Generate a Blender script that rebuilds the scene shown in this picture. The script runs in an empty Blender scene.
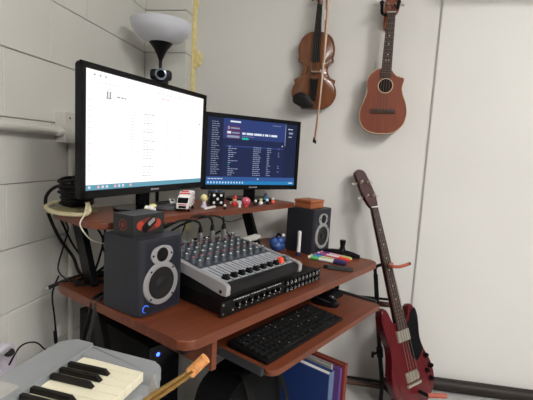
import bpy, bmesh, math, random
from mathutils import Vector, Matrix, Euler
random.seed(7)
PI = math.pi
scn = bpy.context.scene
COL = scn.collection
FLOOR = 0.025
R = math.radians

# ------------------------------------------------------------------ materials
def lin(c):
    def f(v):
        v /= 255.0
        return v / 12.92 if v <= 0.04045 else ((v + 0.055) / 1.055) ** 2.4
    return (f(c[0]), f(c[1]), f(c[2]), 1.0)

def mat(name, rgb, rough=0.5, metal=0.0, emit=0.0, noise=0.0, nscale=20.0, bump=0.0, bscale=200.0, coat=0.0):
    m = bpy.data.materials.new(name); m.use_nodes = True
    nt = m.node_tree; b = nt.nodes['Principled BSDF']
    c = lin(rgb)
    b.inputs['Base Color'].default_value = c
    b.inputs['Roughness'].default_value = rough
    b.inputs['Metallic'].default_value = metal
    if coat: b.inputs['Coat Weight'].default_value = coat
    if max(rgb) < 60: b.inputs['Specular IOR Level'].default_value = .22
    if emit:
        b.inputs['Emission Color'].default_value = c
        b.inputs['Emission Strength'].default_value = emit
    tc = None
    if noise or bump:
        tc = nt.nodes.new('ShaderNodeTexCoord')
    if noise:
        n = nt.nodes.new('ShaderNodeTexNoise'); n.inputs['Scale'].default_value = nscale; n.inputs['Detail'].default_value = 4
        nt.links.new(tc.outputs['Object'], n.inputs['Vector'])
        r = nt.nodes.new('ShaderNodeValToRGB')
        k0, k1 = 1 - noise, 1 + noise
        r.color_ramp.elements[0].position = .3; r.color_ramp.elements[1].position = .7
        r.color_ramp.elements[0].color = (c[0]*k0, c[1]*k0, c[2]*k0, 1)
        r.color_ramp.elements[1].color = (min(c[0]*k1, 1), min(c[1]*k1, 1), min(c[2]*k1, 1), 1)
        nt.links.new(n.outputs['Fac'], r.inputs['Fac']); nt.links.new(r.outputs['Color'], b.inputs['Base Color'])
    if bump:
        n = nt.nodes.new('ShaderNodeTexNoise'); n.inputs['Scale'].default_value = bscale; n.inputs['Detail'].default_value = 3
        nt.links.new(tc.outputs['Object'], n.inputs['Vector'])
        bp = nt.nodes.new('ShaderNodeBump'); bp.inputs['Strength'].default_value = bump; bp.inputs['Distance'].default_value = .002
        nt.links.new(n.outputs['Fac'], bp.inputs['Height']); nt.links.new(bp.outputs['Normal'], b.inputs['Normal'])
    return m

def wood(name, a, b_, rough=0.4, axis='X', scale=6.0, stretch=12.0, coat=0.0):
    m = bpy.data.materials.new(name); m.use_nodes = True
    nt = m.node_tree; b = nt.nodes['Principled BSDF']
    b.inputs['Roughness'].default_value = rough
    if coat: b.inputs['Coat Weight'].default_value = coat; b.inputs['Coat Roughness'].default_value = .15
    tc = nt.nodes.new('ShaderNodeTexCoord'); mp = nt.nodes.new('ShaderNodeMapping')
    s = [stretch, stretch, stretch]; s['XYZ'.index(axis)] = 1.0
    mp.inputs['Scale'].default_value = s
    n = nt.nodes.new('ShaderNodeTexNoise'); n.inputs['Scale'].default_value = scale; n.inputs['Detail'].default_value = 6; n.inputs['Roughness'].default_value = .65
    r = nt.nodes.new('ShaderNodeValToRGB')
    r.color_ramp.elements[0].position = .3; r.color_ramp.elements[1].position = .72
    r.color_ramp.elements[0].color = lin(a); r.color_ramp.elements[1].color = lin(b_)
    nt.links.new(tc.outputs['Object'], mp.inputs['Vector']); nt.links.new(mp.outputs['Vector'], n.inputs['Vector'])
    nt.links.new(n.outputs['Fac'], r.inputs['Fac']); nt.links.new(r.outputs['Color'], b.inputs['Base Color'])
    return m

M = {}
M['block'] = mat('painted_block', (214, 213, 206), .6, noise=.03, nscale=3, bump=.35, bscale=90)
M['mortar'] = mat('mortar', (168, 166, 158), .8)
M['drywall'] = mat('white_wall_paint', (217, 215, 211), .55, noise=.02, nscale=2.5, bump=.05, bscale=60)
M['panel'] = mat('white_panel_paint', (218, 216, 212), .5, noise=.02, nscale=2.0)
M['seam'] = mat('seam_paint', (172, 169, 163), .7)
M['floor'] = mat('pale_floor', (176, 176, 174), .45, noise=.06, nscale=6)
M['ceiling'] = mat('ceiling_paint', (225, 224, 220), .8)
M['base'] = mat('dark_baseboard', (44, 38, 35), .5, noise=.15, nscale=8)
M['foam'] = mat('expanding_foam', (228, 212, 150), .8, noise=.12, nscale=60, bump=.5, bscale=120)
M['desk'] = wood('cherry_desk', (94, 45, 26), (122, 62, 36), .42, 'X', 3.5, 14)
M['desk_edge'] = wood('cherry_edge', (96, 47, 27), (124, 64, 38), .45, 'X', 4, 8)
M['black_metal'] = mat('black_metal', (14, 14, 15), .45)
M['black'] = mat('black_plastic', (13, 13, 14), .45)
M['black_gloss'] = mat('black_gloss', (12, 12, 15), .18)
M['black_soft'] = mat('black_rubber', (16, 16, 17), .7)
M['cable'] = mat('black_cable', (11, 11, 12), .5)
M['cable_grey'] = mat('grey_cable', (46, 46, 48), .5)
M['cable_white'] = mat('white_cable', (214, 208, 192), .5)
M['cream'] = mat('cream_cable', (206, 196, 158), .55)
M['khaki'] = mat('khaki_cloth', (150, 142, 104), .85, noise=.1, nscale=40)
M['bezel'] = mat('monitor_bezel', (11, 11, 13), .4)
M['vinyl'] = mat('charcoal_vinyl', (46, 47, 54), .5, noise=.05, nscale=60)
M['vinyl_front'] = mat('charcoal_front', (36, 38, 47), .45)
M['silver'] = mat('silver_plastic', (172, 170, 172), .35, .35)
M['steel'] = mat('steel', (176, 176, 178), .3, .9)
M['rail'] = mat('dull_rail', (70, 72, 74), .4, .6)
M['cone'] = mat('woofer_cone', (38, 37, 38), .5)
M['conedark'] = mat('tweeter_black', (12, 12, 13), .6)
M['blue_led'] = mat('blue_led', (70, 120, 255), .4, emit=.3)
M['blue_led_big'] = mat('blue_led_panel', (40, 70, 255), .4, emit=8.0)
M['frost'] = mat('frosted_shade', (214, 216, 224), .45)
M['glass_lens'] = mat('lens_glass', (8, 8, 12), .05)
M['lens_ring'] = mat('lens_ring', (120, 130, 145), .3, .6)
M['white'] = mat('white_plastic', (232, 231, 228), .4)
M['white_text'] = mat('white_print', (225, 225, 225), .5)
M['red'] = mat('red_plastic', (196, 36, 36), .4)
M['orange_red'] = mat('orange_red_plastic', (232, 84, 52), .45)
M['knob'] = mat('grey_knob', (80, 88, 95), .5)
M['knob_pale'] = mat('pale_pointer', (216, 214, 208), .5)
M['knob_red'] = mat('red_pointer', (196, 88, 84), .5)
M['mixer_top'] = mat('mixer_panel', (56, 61, 67), .5)
M['mixer_body'] = mat('mixer_body', (26, 26, 28), .45)
M['fader_strip'] = mat('fader_strip', (166, 170, 176), .45)
M['rack'] = mat('rack_black', (16, 16, 17), .4)
M['paper'] = mat('paper', (222, 220, 214), .8)
M['navy'] = mat('navy_binder', (34, 58, 116), .5)
M['spine'] = mat('slate_spine', (92, 112, 142), .5)
M['purple'] = mat('purple_folder', (98, 66, 132), .5)
M['maroon'] = mat('maroon_folder', (122, 48, 36), .55)
M['greytab'] = mat('grey_folder', (150, 148, 140), .6)
M['box_wood'] = wood('box_wood', (140, 76, 40), (182, 108, 62), .45, 'X', 5, 8)
M['violin'] = wood('violin_varnish', (92, 50, 24), (128, 76, 40), .25, 'Z', 7, 5, .4)
M['violin_side'] = wood('violin_rib', (84, 40, 20), (112, 58, 30), .3, 'Z', 6, 4, .3)
M['ebony'] = mat('ebony', (28, 25, 24), .35)
M['bow'] = wood('bow_stick', (140, 88, 62), (168, 112, 84), .35, 'Z', 8, 6)
M['hair'] = mat('bow_hair', (214, 196, 176), .6)
M['uke'] = wood('uke_mahogany', (116, 60, 44), (136, 74, 54), .35, 'Z', 4, 8, .15)
M['uke_side'] = wood('uke_side', (104, 54, 36), (128, 70, 48), .35, 'Y', 5, 10)
M['binding'] = mat('cream_binding', (212, 194, 160), .5)
M['rosewood'] = wood('rosewood', (50, 34, 30), (78, 54, 46), .45, 'Y', 8, 8)
M['fret'] = mat('fret_wire', (120, 114, 104), .35, .8)
M['hole'] = mat('soundhole_dark', (40, 27, 22), .8)
M['string'] = mat('strings', (120, 112, 104), .45, .5)
M['bass'] = wood('bass_cherry', (76, 10, 17), (98, 17, 24), .12, 'Y', 3, 6, .6)
M['bass_dark'] = mat('bass_headstock', (60, 24, 24), .2, coat=.5)
M['gold'] = mat('brass', (176, 140, 84), .22, .85)
M['gold_dark'] = mat('aged_brass', (150, 112, 58), .35, .85)
M['nickel'] = mat('nickel', (206, 200, 186), .3, .7)
M['nickel_pale'] = mat('pale_nickel', (204, 204, 204), .35, .2)
M['cork'] = mat('cork', (206, 142, 84), .85, noise=.25, nscale=150, bump=.5, bscale=200)
M['rubber_orange'] = mat('terracotta_rubber', (170, 84, 62), .6)
M['rubber_brown'] = mat('brown_foam', (92, 66, 56), .7)
M['piano_grey'] = mat('piano_grey', (150, 153, 156), .4, noise=.02, nscale=30)
M['piano_dark'] = mat('piano_trim', (128, 132, 136), .4)
M['ivory'] = mat('ivory_key', (240, 233, 208), .3)
M['blackkey'] = mat('black_key', (26, 24, 23), .3)
M['bag'] = mat('white_bag', (206, 200, 210), .85, noise=.05, nscale=8, bump=.3, bscale=30)
M['pack'] = mat('black_nylon', (9, 9, 10), .8, noise=.2, nscale=30)
M['olive'] = mat('olive_cloth', (46, 45, 39), .9, noise=.15, nscale=30)
M['tower'] = mat('computer_black', (7, 7, 8), .6)
M['pipe'] = mat('painted_conduit', (208, 206, 198), .5)
M['jbox'] = mat('painted_box', (204, 202, 194), .55, noise=.06, nscale=30)
M['dark_hole'] = mat('dark_hole', (40, 38, 36), .9)
M['teal'] = mat('teal_plastic', (60, 130, 130), .5)
M['green'] = mat('green_plastic', (96, 196, 110), .45)
M['cyan'] = mat('cyan_plastic', (70, 150, 205), .45)
M['magenta'] = mat('magenta_plastic', (196, 70, 120), .45)
M['violet'] = mat('violet_plastic', (70, 50, 120), .45)
M['pink_pale'] = mat('pale_pink_plastic', (226, 170, 190), .45)
M['lime'] = mat('lime_plastic', (186, 206, 130), .45)
M['navycap'] = mat('navy_cap', (36, 36, 78), .45)
M['pink_glass'] = mat('pink_glass', (196, 84, 104), .15, coat=.5)
M['cloth_grey'] = mat('pale_cloth', (176, 174, 170), .9, noise=.06, nscale=30)
M['blue_poly'] = mat('blue_plastic', (50, 84, 150), .35, noise=.3, nscale=40)
M['puck'] = mat('charcoal_puck', (66, 66, 68), .6)
M['lilac'] = mat('lilac_plastic', (206, 196, 212), .6)
M['pale_yellow'] = mat('pale_yellow', (222, 212, 150), .6)
M['card'] = mat('charcoal_card', (44, 46, 46), .5)
M['ember'] = mat('ember_print', (176, 62, 40), .5)
M['ember_dark'] = mat('ember_dark_print', (104, 38, 30), .5)
M['lamp_panel'] = mat('light_panel', (255, 252, 248), .5, emit=36.0)
# screens
def em(name, rgb, s=1.0):
    m = mat(name, (5, 5, 5), .3)
    b = m.node_tree.nodes['Principled BSDF']
    b.inputs['Emission Color'].default_value = lin(rgb); b.inputs['Emission Strength'].default_value = s
    return m
M['s_white'] = em('screen_white', (255, 253, 255), 1.0)
M['s_line'] = em('screen_line', (206, 200, 206), 1.0)
M['s_text'] = em('screen_text', (150, 146, 154), 1.0)
M['s_dark'] = em('screen_dark_text', (90, 90, 96), 1.0)
M['s_pink'] = em('screen_pink', (238, 170, 176), 1.0)
M['s_bar'] = em('screen_taskbar', (96, 150, 170), 1.0)
M['s_bar2'] = em('screen_taskbar_teal', (70, 160, 160), 1.0)
M['s_navy'] = em('screen_navy', (34, 42, 78), .85)
M['s_navy2'] = em('screen_navy_side', (30, 38, 66), .85)
M['s_blue'] = em('screen_header', (46, 62, 116), .9)
M['s_task'] = em('screen_blue_bar', (40, 128, 186), .85)
M['s_player'] = em('screen_player_bar', (50, 84, 142), 1.0)
M['s_pale'] = em('screen_pale_text', (150, 162, 190), .8)
M['s_wh'] = em('screen_white_text', (230, 236, 250), .8)
M['s_green'] = em('screen_green', (30, 180, 150), 1.0)
M['s_plum'] = em('screen_plum', (80, 50, 90), 1.0)

# ------------------------------------------------------------------ mesh builder
I4 = Matrix.Identity(4)
def T(x, y, z): return Matrix.Translation((x, y, z))
def RZ(a): return Matrix.Rotation(a, 4, 'Z')
def RX(a): return Matrix.Rotation(a, 4, 'X')
def RY(a): return Matrix.Rotation(a, 4, 'Y')
FRONT = RX(PI/2)      # local xy -> xz plane, local +z -> -y (a face that looks toward -y)

class MB:
    def __init__(s, *mats): s.bm = bmesh.new(); s.mats = list(mats)
    def _merge(s, tmp, m, X):
        for f in tmp.faces: f.material_index = m; f.smooth = True
        if X is not None: bmesh.ops.transform(tmp, matrix=X, verts=tmp.verts)
        bmesh.ops.recalc_face_normals(tmp, faces=tmp.faces)
        me = bpy.data.meshes.new('t'); tmp.to_mesh(me); tmp.free()
        s.bm.from_mesh(me); bpy.data.meshes.remove(me)
    def box(s, c, d, m=0, bev=0.0, X=None, seg=2):
        t = bmesh.new(); bmesh.ops.create_cube(t, size=1)
        for v in t.verts: v.co = Vector((v.co.x*d[0]+c[0], v.co.y*d[1]+c[1], v.co.z*d[2]+c[2]))
        if bev: bmesh.ops.bevel(t, geom=list(t.edges), offset=bev, segments=seg, profile=.5, affect='EDGES')
        s._merge(t, m, X); return s
    def hull(s, pts, m=0, bev=0.0, X=None):
        t = bmesh.new()
        for p in pts: t.verts.new(p)
        r = bmesh.ops.convex_hull(t, input=t.verts)
        bmesh.ops.dissolve_limit(t, angle_limit=.02, verts=t.verts, edges=t.edges)
        if bev: bmesh.ops.bevel(t, geom=list(t.edges), offset=bev, segments=2, profile=.5, affect='EDGES')
        s._merge(t, m, X); return s
    def prism(s, out, z0, z1, m=0, X=None, bev=0.0, mside=None):
        t = bmesh.new(); n = len(out)
        a = [t.verts.new((p[0], p[1], z0)) for p in out]; b = [t.verts.new((p[0], p[1], z1)) for p in out]
        fb = t.faces.new(a[::-1]); ft = t.faces.new(b)
        for i in range(n): t.faces.new((a[i], a[(i+1) % n], b[(i+1) % n], b[i]))
        if bev:
            es = [e for e in t.edges if len({round(v.co.z, 6) for v in e.verts}) == 1]
            bmesh.ops.bevel(t, geom=es, offset=bev, segments=2, profile=.5, affect='EDGES')
        s._merge(t, m, X); return s
    def pillow(s, out, z0, z1, h, m=0, mside=0, X=None, rings=6, both=False, inset=0.0):
        t = bmesh.new(); n = len(out)
        cx = sum(p[0] for p in out)/n; cy = sum(p[1] for p in out)/n
        def ring(k, z): return [t.verts.new((cx+(p[0]-cx)*k, cy+(p[1]-cy)*k, z)) for p in out]
        R_ = []
        if both:
            for i in range(rings-1, 0, -1):
                k = 1-(i/rings)**1.3; R_.append((ring(max(k, .03), z0-h*(1-k*k)), 0))
        R_.append((ring(1, z0), 0)); R_.append((ring(1, z1), 1))
        for i in range(1, rings):
            k = 1-(i/rings)**1.3; R_.append((ring(max(k, .03), z1+h*(1-k*k)), 0))
        for (a, _), (b, sd) in zip(R_[:-1], R_[1:]):
            for i in range(n):
                f = t.faces.new((a[i], a[(i+1) % n], b[(i+1) % n], b[i]))
                f.tag = sd == 1
        t.faces.new(R_[0][0][::-1]); t.faces.new(R_[-1][0])
        tags = [f.tag for f in t.faces]
        for f in t.faces: f.smooth = True
        if X is not None: bmesh.ops.transform(t, matrix=X, verts=t.verts)
        bmesh.ops.recalc_face_normals(t, faces=t.faces)
        for f, g in zip(t.faces, tags): f.material_index = mside if g else m
        me = bpy.data.meshes.new('t'); t.to_mesh(me); t.free(); s.bm.from_mesh(me); bpy.data.meshes.remove(me)
        return s
    def lathe(s, prof, m=0, X=None, seg=28):
        t = bmesh.new(); rows = []
        for r, z in prof:
            if r < 1e-6: rows.append([t.verts.new((0, 0, z))])
            else: rows.append([t.verts.new((r*math.cos(2*PI*i/seg), r*math.sin(2*PI*i/seg), z)) for i in range(seg)])
        for a, b in zip(rows[:-1], rows[1:]):
            for i in range(seg):
                j = (i+1) % seg
                if len(a) == 1 and len(b) == 1: continue
                if len(a) == 1: t.faces.new((a[0], b[i], b[j]))
                elif len(b) == 1: t.faces.new((a[i], a[j], b[0]))
                else: t.faces.new((a[i], a[j], b[j], b[i]))
        s._merge(t, m, X); return s
    def cyl(s, p0, p1, r0, r1=None, m=0, seg=16, X=None):
        r1 = r0 if r1 is None else r1
        p0 = Vector(p0); p1 = Vector(p1); d = p1-p0
        q = d.to_track_quat('Z', 'Y').to_matrix().to_4x4()
        Y = T(*p0) @ q
        if X is not None: Y = X @ Y
        return s.lathe([(0, 0), (r0, 0), (r1, d.length), (0, d.length)], m, Y, seg)
    def ball(s, c, r, m=0, X=None, seg=16):
        if not hasattr(r, '__len__'): r = (r, r, r)
        t = bmesh.new(); bmesh.ops.create_uvsphere(t, u_segments=seg, v_segments=max(6, seg//2), radius=1)
        for v in t.verts: v.co = Vector((v.co.x*r[0]+c[0], v.co.y*r[1]+c[1], v.co.z*r[2]+c[2]))
        s._merge(t, m, X); return s
    def tube(s, pts, r, m=0, seg=8, smooth=6, X=None, closed=False, flat=1.0):
        P = [Vector(p) for p in pts]; rr = list(r) if hasattr(r, '__len__') else [r]*len(P)
        if smooth > 1 and len(P) > 2:
            Q = []; S = []
            n = len(P); rng = range(n) if closed else range(n-1)
            for i in rng:
                if closed: a, b, c, d = P[(i-1) % n], P[i], P[(i+1) % n], P[(i+2) % n]; ra, rb = rr[i], rr[(i+1) % n]
                else: a, b, c, d = P[max(i-1, 0)], P[i], P[i+1], P[min(i+2, n-1)]; ra, rb = rr[i], rr[i+1]
                for k in range(smooth):
                    u = k/smooth; u2 = u*u; u3 = u2*u
                    Q.append(.5*((2*b)+(-a+c)*u+(2*a-5*b+4*c-d)*u2+(-a+3*b-3*c+d)*u3)); S.append(ra+(rb-ra)*u)
            if not closed: Q.append(P[-1]); S.append(rr[-1])
            P, rr = Q, S
        t = bmesh.new(); n = len(P); rows = []
        tan = [(P[(i+1) % n]-P[i-1]) if closed else (P[min(i+1, n-1)]-P[max(i-1, 0)]) for i in range(n)]
        tan = [v.normalized() if v.length > 1e-9 else Vector((0, 0, 1)) for v in tan]
        up = Vector((0, 0, 1)) if abs(tan[0].z) < .9 else Vector((1, 0, 0))
        nrm = (up-tan[0]*up.dot(tan[0])).normalized()
        for i in range(n):
            nrm = nrm-tan[i]*nrm.dot(tan[i])
            nrm = nrm.normalized() if nrm.length > 1e-9 else tan[i].orthogonal().normalized()
            bi = tan[i].cross(nrm)
            rows.append([t.verts.new(P[i]+(nrm*math.cos(2*PI*k/seg)*flat+bi*math.sin(2*PI*k/seg))*rr[i]) for k in range(seg)])
        for i in range(n if closed else n-1):
            a, b = rows[i], rows[(i+1) % n]
            for k in range(seg): t.faces.new((a[k], a[(k+1) % seg], b[(k+1) % seg], b[k]))
        if not closed: t.faces.new(rows[0][::-1]); t.faces.new(rows[-1])
        s._merge(t, m, X); return s
    def build(s, name, parent=None, loc=None, rotz=0.0, ang=35):
        me = bpy.data.meshes.new(name); s.bm.to_mesh(me); s.bm.free()
        for x in s.mats: me.materials.append(x)
        try: me.set_sharp_from_angle(angle=R(ang))
        except Exception: pass
        o = bpy.data.objects.new(name, me); COL.objects.link(o)
        wn = o.modifiers.new('weighted', 'WEIGHTED_NORMAL'); wn.keep_sharp = True; wn.weight = 80
        if parent is not None: o.parent = parent
        if loc is not None: o.location = loc
        if rotz: o.rotation_euler = (0, 0, rotz)
        return o

def thing(name, label, cat, loc=(0, 0, 0), rotz=0.0, group=None):
    o = bpy.data.objects.new(name, None); COL.objects.link(o); o.empty_display_size = .05
    o.location = loc; o.rotation_euler = (0, 0, rotz)
    return tag(o, label, cat, group)
def tag(o, label, cat, group=None, kind=None):
    o['label'] = label; o['category'] = cat
    if group: o['group'] = group
    if kind: o['kind'] = kind
    return o
def struct(o): o['kind'] = 'structure'; return o
def rrect(x0, y0, x1, y1, r, n=5):
    rs = r if hasattr(r, '__len__') else (r, r, r, r)      # corners: x0y0, x1y0, x1y1, x0y1
    out = []
    for (cx, cy, sx, sy, a0), q in zip(((x0, y0, 1, 1, PI), (x1, y0, -1, 1, 1.5*PI), (x1, y1, -1, -1, 0), (x0, y1, 1, -1, .5*PI)), rs):
        if q <= 0: out.append((cx, cy)); continue
        for k in range(n+1):
            a = a0+k/n*PI/2
            out.append((cx+sx*q+q*math.cos(a), cy+sy*q+q*math.sin(a)))
    return out
def ell(cx, cy, rx, ry, n=32): return [(cx+rx*math.cos(2*PI*i/n), cy+ry*math.sin(2*PI*i/n)) for i in range(n)]
def spline(pts, k=6):
    P = [Vector((p[0], p[1])) for p in pts]; n = len(P); out = []
    for i in range(n):
        a, b, c, d = P[i-1], P[i], P[(i+1) % n], P[(i+2) % n]
        for j in range(k):
            u = j/k; u2 = u*u; u3 = u2*u
            q = .5*((2*b)+(-a+c)*u+(2*a-5*b+4*c-d)*u2+(-a+3*b-3*c+d)*u3); out.append((q.x, q.y))
    return out

# ------------------------------------------------------------------ desk frame
DU = Vector((.493, .87, 0)).normalized(); DN = Vector((-DU.y, DU.x, 0)); DF = Vector((.676, -1.135, 0))
DROT = math.atan2(DU.y, DU.x)
ZD = .73          # desk top
ZS = .96          # monitor shelf top
ZT = .60          # keyboard tray top
def dk(u, n, z): return tuple(DF+DU*u+DN*n+Vector((0, 0, z)))

# ------------------------------------------------------------------ camera
CAMP = (0.9725, -1.9772, 1.1739); yaw, pit, rol, fl = .1551, .1164, .0571, 402.91
f_ = Vector((-math.sin(yaw)*math.cos(pit), math.cos(yaw)*math.cos(pit), -math.sin(pit)))
r_ = Vector((math.cos(yaw), math.sin(yaw), 0)); u_ = r_.cross(f_)
r2 = math.cos(rol)*r_+math.sin(rol)*u_; u2 = -math.sin(rol)*r_+math.cos(rol)*u_
cam = bpy.data.cameras.new('camera'); co = bpy.data.objects.new('camera', cam); COL.objects.link(co)
cam.sensor_width = 36; cam.lens = fl/533*36; cam.clip_start = .02
mw = Matrix((r2, u2, -f_)).transposed().to_4x4(); mw.translation = CAMP
co.matrix_world = mw
scn.camera = co

# ------------------------------------------------------------------ setting
B = .2032; Z0 = 1.6427; D0 = .2872; YB = .10
def block_wall():
    w = MB(M['block'], M['mortar'])
    w.box((-.108, -1.5, 1.5), (.2, 3.4, 3.0), 1)
    for k in range(-8, 7):
        za = max(Z0+k*B, FLOOR); zb = min(Z0+(k+1)*B, 3.0)
        if zb-za < .02: continue
        off = D0 if k % 2 else D0+B
        ys = [0.0]; y = -off
        if k % 2 == 0: ys.append(-(D0+B)+.4064 if False else -off)
        else: ys.append(-off)
        while ys[-1] > -3.1: ys.append(ys[-1]-.4064)
        for a, b in zip(ys[:-1], ys[1:]):
            w.box((-.05, (a+b)/2, (za+zb)/2), (.1, a-b-.0006, zb-za-.0032), 0, .0016, seg=1)
    return struct(w.build('wall_left'))
block_wall()
def stub():
    w = MB(M['block'], M['mortar'])
    w.box((.108, .12, 1.5), (.2, .2, 3.0), 1)
    for k in range(-8, 7):
        za = max(Z0+k*B, FLOOR); zb = min(Z0+(k+1)*B, 3.0)
        if zb-za < .02: continue
        w.box((.108, .12, (za+zb)/2), (.216, .24, zb-za-.0032), 0, .0016, seg=1)
    return struct(w.build('wall_corner'))
stub()
w = MB(M['drywall'], M['seam']); w.box((.82, YB+.06, 1.5125), (1.204, .12, 2.975), 0)
struct(w.build('wall_back'))
w = MB(M['panel']); w.box((3.6, YB+.057, 1.5125), (4.344, .12, 2.975), 0, .004)
struct(w.build('wall_right_panel'))
w = MB(M['seam']); w.box((1.4255, YB+.03, 1.5125), (.012, .06, 2.975), 0); struct(w.build('trim_1'))
w = MB(M['base'])
w.tube([(1.415, YB-.026, .06), (5.7, YB-.026, .06)], .031, 0, 14, 1)
struct(w.build('baseboard_back'))
w = MB(M['panel']); w.box((3.6, YB-.06, 2.06), (4.3, .13, .2), 0, .006); struct(w.build('shadow_overhang'))  # unseen overhang above the view, added to cast shadow along the panel top
w = MB(M['floor']); w.box((2.8, -2.4, FLOOR-.05), (6.0, 6.0, .1), 0); struct(w.build('floor'))
w = MB(M['ceiling']); w.box((2.8, -2.4, 3.05), (6.0, 6.0, .1), 0); struct(w.build('ceiling'))

fm = MB(M['foam'])
pts = []; z = .75
fm.tube([(.222, YB-.006, .73+i*.06) for i in range(38)], [.011+.004*random.random() for i in range(38)], 0, 8, 2)
for k in range(46):
    zz = .8+2.1*random.random(); fm.ball((.222+random.uniform(-.008, .012), YB-.01, zz), (random.uniform(.008, .014), .008, random.uniform(.01, .02)), 0, seg=8)
for k in range(14):
    fm.ball((.245+random.uniform(-.014, .016), YB-.008, 1.63+random.uniform(-.03, .04)), (.014, .012, .016), 0, seg=8)
tag(fm.build('foam_seal'), 'lumpy yellow expanding foam bead sealing the wall corner gap', 'foam seal')

# conduit and junction box on the block wall
jb = thing('junction_box', 'pale painted steel junction box on the block wall left of monitors', 'electrical box', (0, -.625, 1.222))
w = MB(M['jbox']); w.box((.02, 0, 0), (.04, .1, .104), 0, .003); w.build('box_body', jb)
w = MB(M['jbox'], M['dark_hole']); w.box((.042, 0, 0), (.004, .104, .108), 0, .0015)
for dy, dz in ((.03, .034), (.03, .008), (.03, -.02), (-.03, .034)): w.cyl((.042, dy, dz), (.0448, dy, dz), .004, .004, 1, 8)
w.build('cover_plate', jb)
cd = MB(M['pipe']); cd.tube([(.022, -2.6, 1.233), (.022, -.66, 1.206)], .0135, 0, 14, 1)
cd.cyl((.022, -.70, 1.2066), (.022, -.672, 1.2062), .017, .017, 0, 14)
tag(cd.build('conduit_pipe'), 'white painted horizontal conduit running into the junction box', 'conduit')
cd = MB(M['pipe']); cd.tube([(.013, -.607, .2), (.013, -.607, 1.17)], .010, 0, 12, 1)
tag(cd.build('conduit_pipe'), 'thin vertical painted conduit dropping below the junction box', 'conduit')

# ceiling lights (outside the frame, they light the room)
def panel(x, y, lab):
    t = thing('ceiling_light', lab, 'ceiling light', (x, y, 2.999))
    w = MB(M['white'])
    for a in (-1, 1):
        w.box((a*.305, 0, -.02), (.02, 1.24, .04), 0); w.box((0, a*.61, -.02), (.59, .02, .04), 0)
    w.build('frame', t)
    w = MB(M['lamp_panel']); w.box((0, 0, -.015), (.59, 1.2, .01), 0); w.build('diffuser', t)
panel(2.9, -2.3, 'ceiling light panel nearest the white wall panel')
panel(2.4, -4.1, 'ceiling light panel behind the camera position')
panel(4.3, -3.9, 'ceiling light panel farthest into the room')

# ------------------------------------------------------------------ desk
desk = thing('computer_desk', 'cherry wood computer desk with raised monitor shelf and keyboard tray', 'desk', dk(0, 0, FLOOR), DROT)
def L(z): return z-FLOOR
w = MB(M['desk'])
w.prism([(x-.026*(y/.615) if x < .5 else x, y) for x, y in rrect(-.005, 0, 1.078, .615, (.035, .035, .02, .05))], L(ZD-.026), L(ZD), 0, None, .005)
w.build('desktop', desk)
w = MB(M['desk'])
w.prism(rrect(-.04, .335, .905, .612, (.05, .03, .02, .03)), L(ZS-.02), L(ZS), 0, None, .004)
w.build('monitor_shelf', desk)
w = MB(M['desk'])
w.prism(rrect(.225, -.085, .922, .30, (.025, .012, .005, .005)), L(ZT-.018), L(ZT), 0, None, .004)
w.build('keyboard_tray', desk)
for u in (.045, .85):
    w = MB(M['black_metal'])
    za, zb = L(ZS-.02), 0.0; na = .605; sl = .43
    X = T(u, 0, 0)
    w.hull([(sx*.011, n+dn, z) for sx in (-1, 1) for n, z in ((na, za), (na-sl*(za-zb), zb)) for dn in (-.028, .028)], 0, .003, X)
    w.box((u, .20+.05, .012), (.03, .40, .024), 0, .004)
    w.box((u, .30, L(ZD-.045)), (.025, .5, .03), 0, .003)
    w.build('leg', desk)
w = MB(M['desk_edge']); w.box((.12, .27, L(ZD-.026-.05)), (.018, .48, .1), 0, .002); w.build('tray_panel', desk)
w = MB(M['black_metal']); w.box((.954, .3, L(ZD-.026-.05)), (.012, .36, .1), 0, .002); w.build('tray_bracket', desk)
for u, nm in ((.2, 0), (.926, 1)):
    w = MB(M['rail']); w.box((u+.012, .09, L(ZT-.002)), (.012, .30, .018), 0, .002)
    w.box((u+.016, .09, L(ZT-.012)), (.018, .30, .003), 0)
    w.build('slide_rail', desk)
w = MB(M['black_metal']); w.box((.45, .5, L(ZD-.05)), (.78, .03, .045), 0, .003); w.build('cross_beam', desk)

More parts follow.
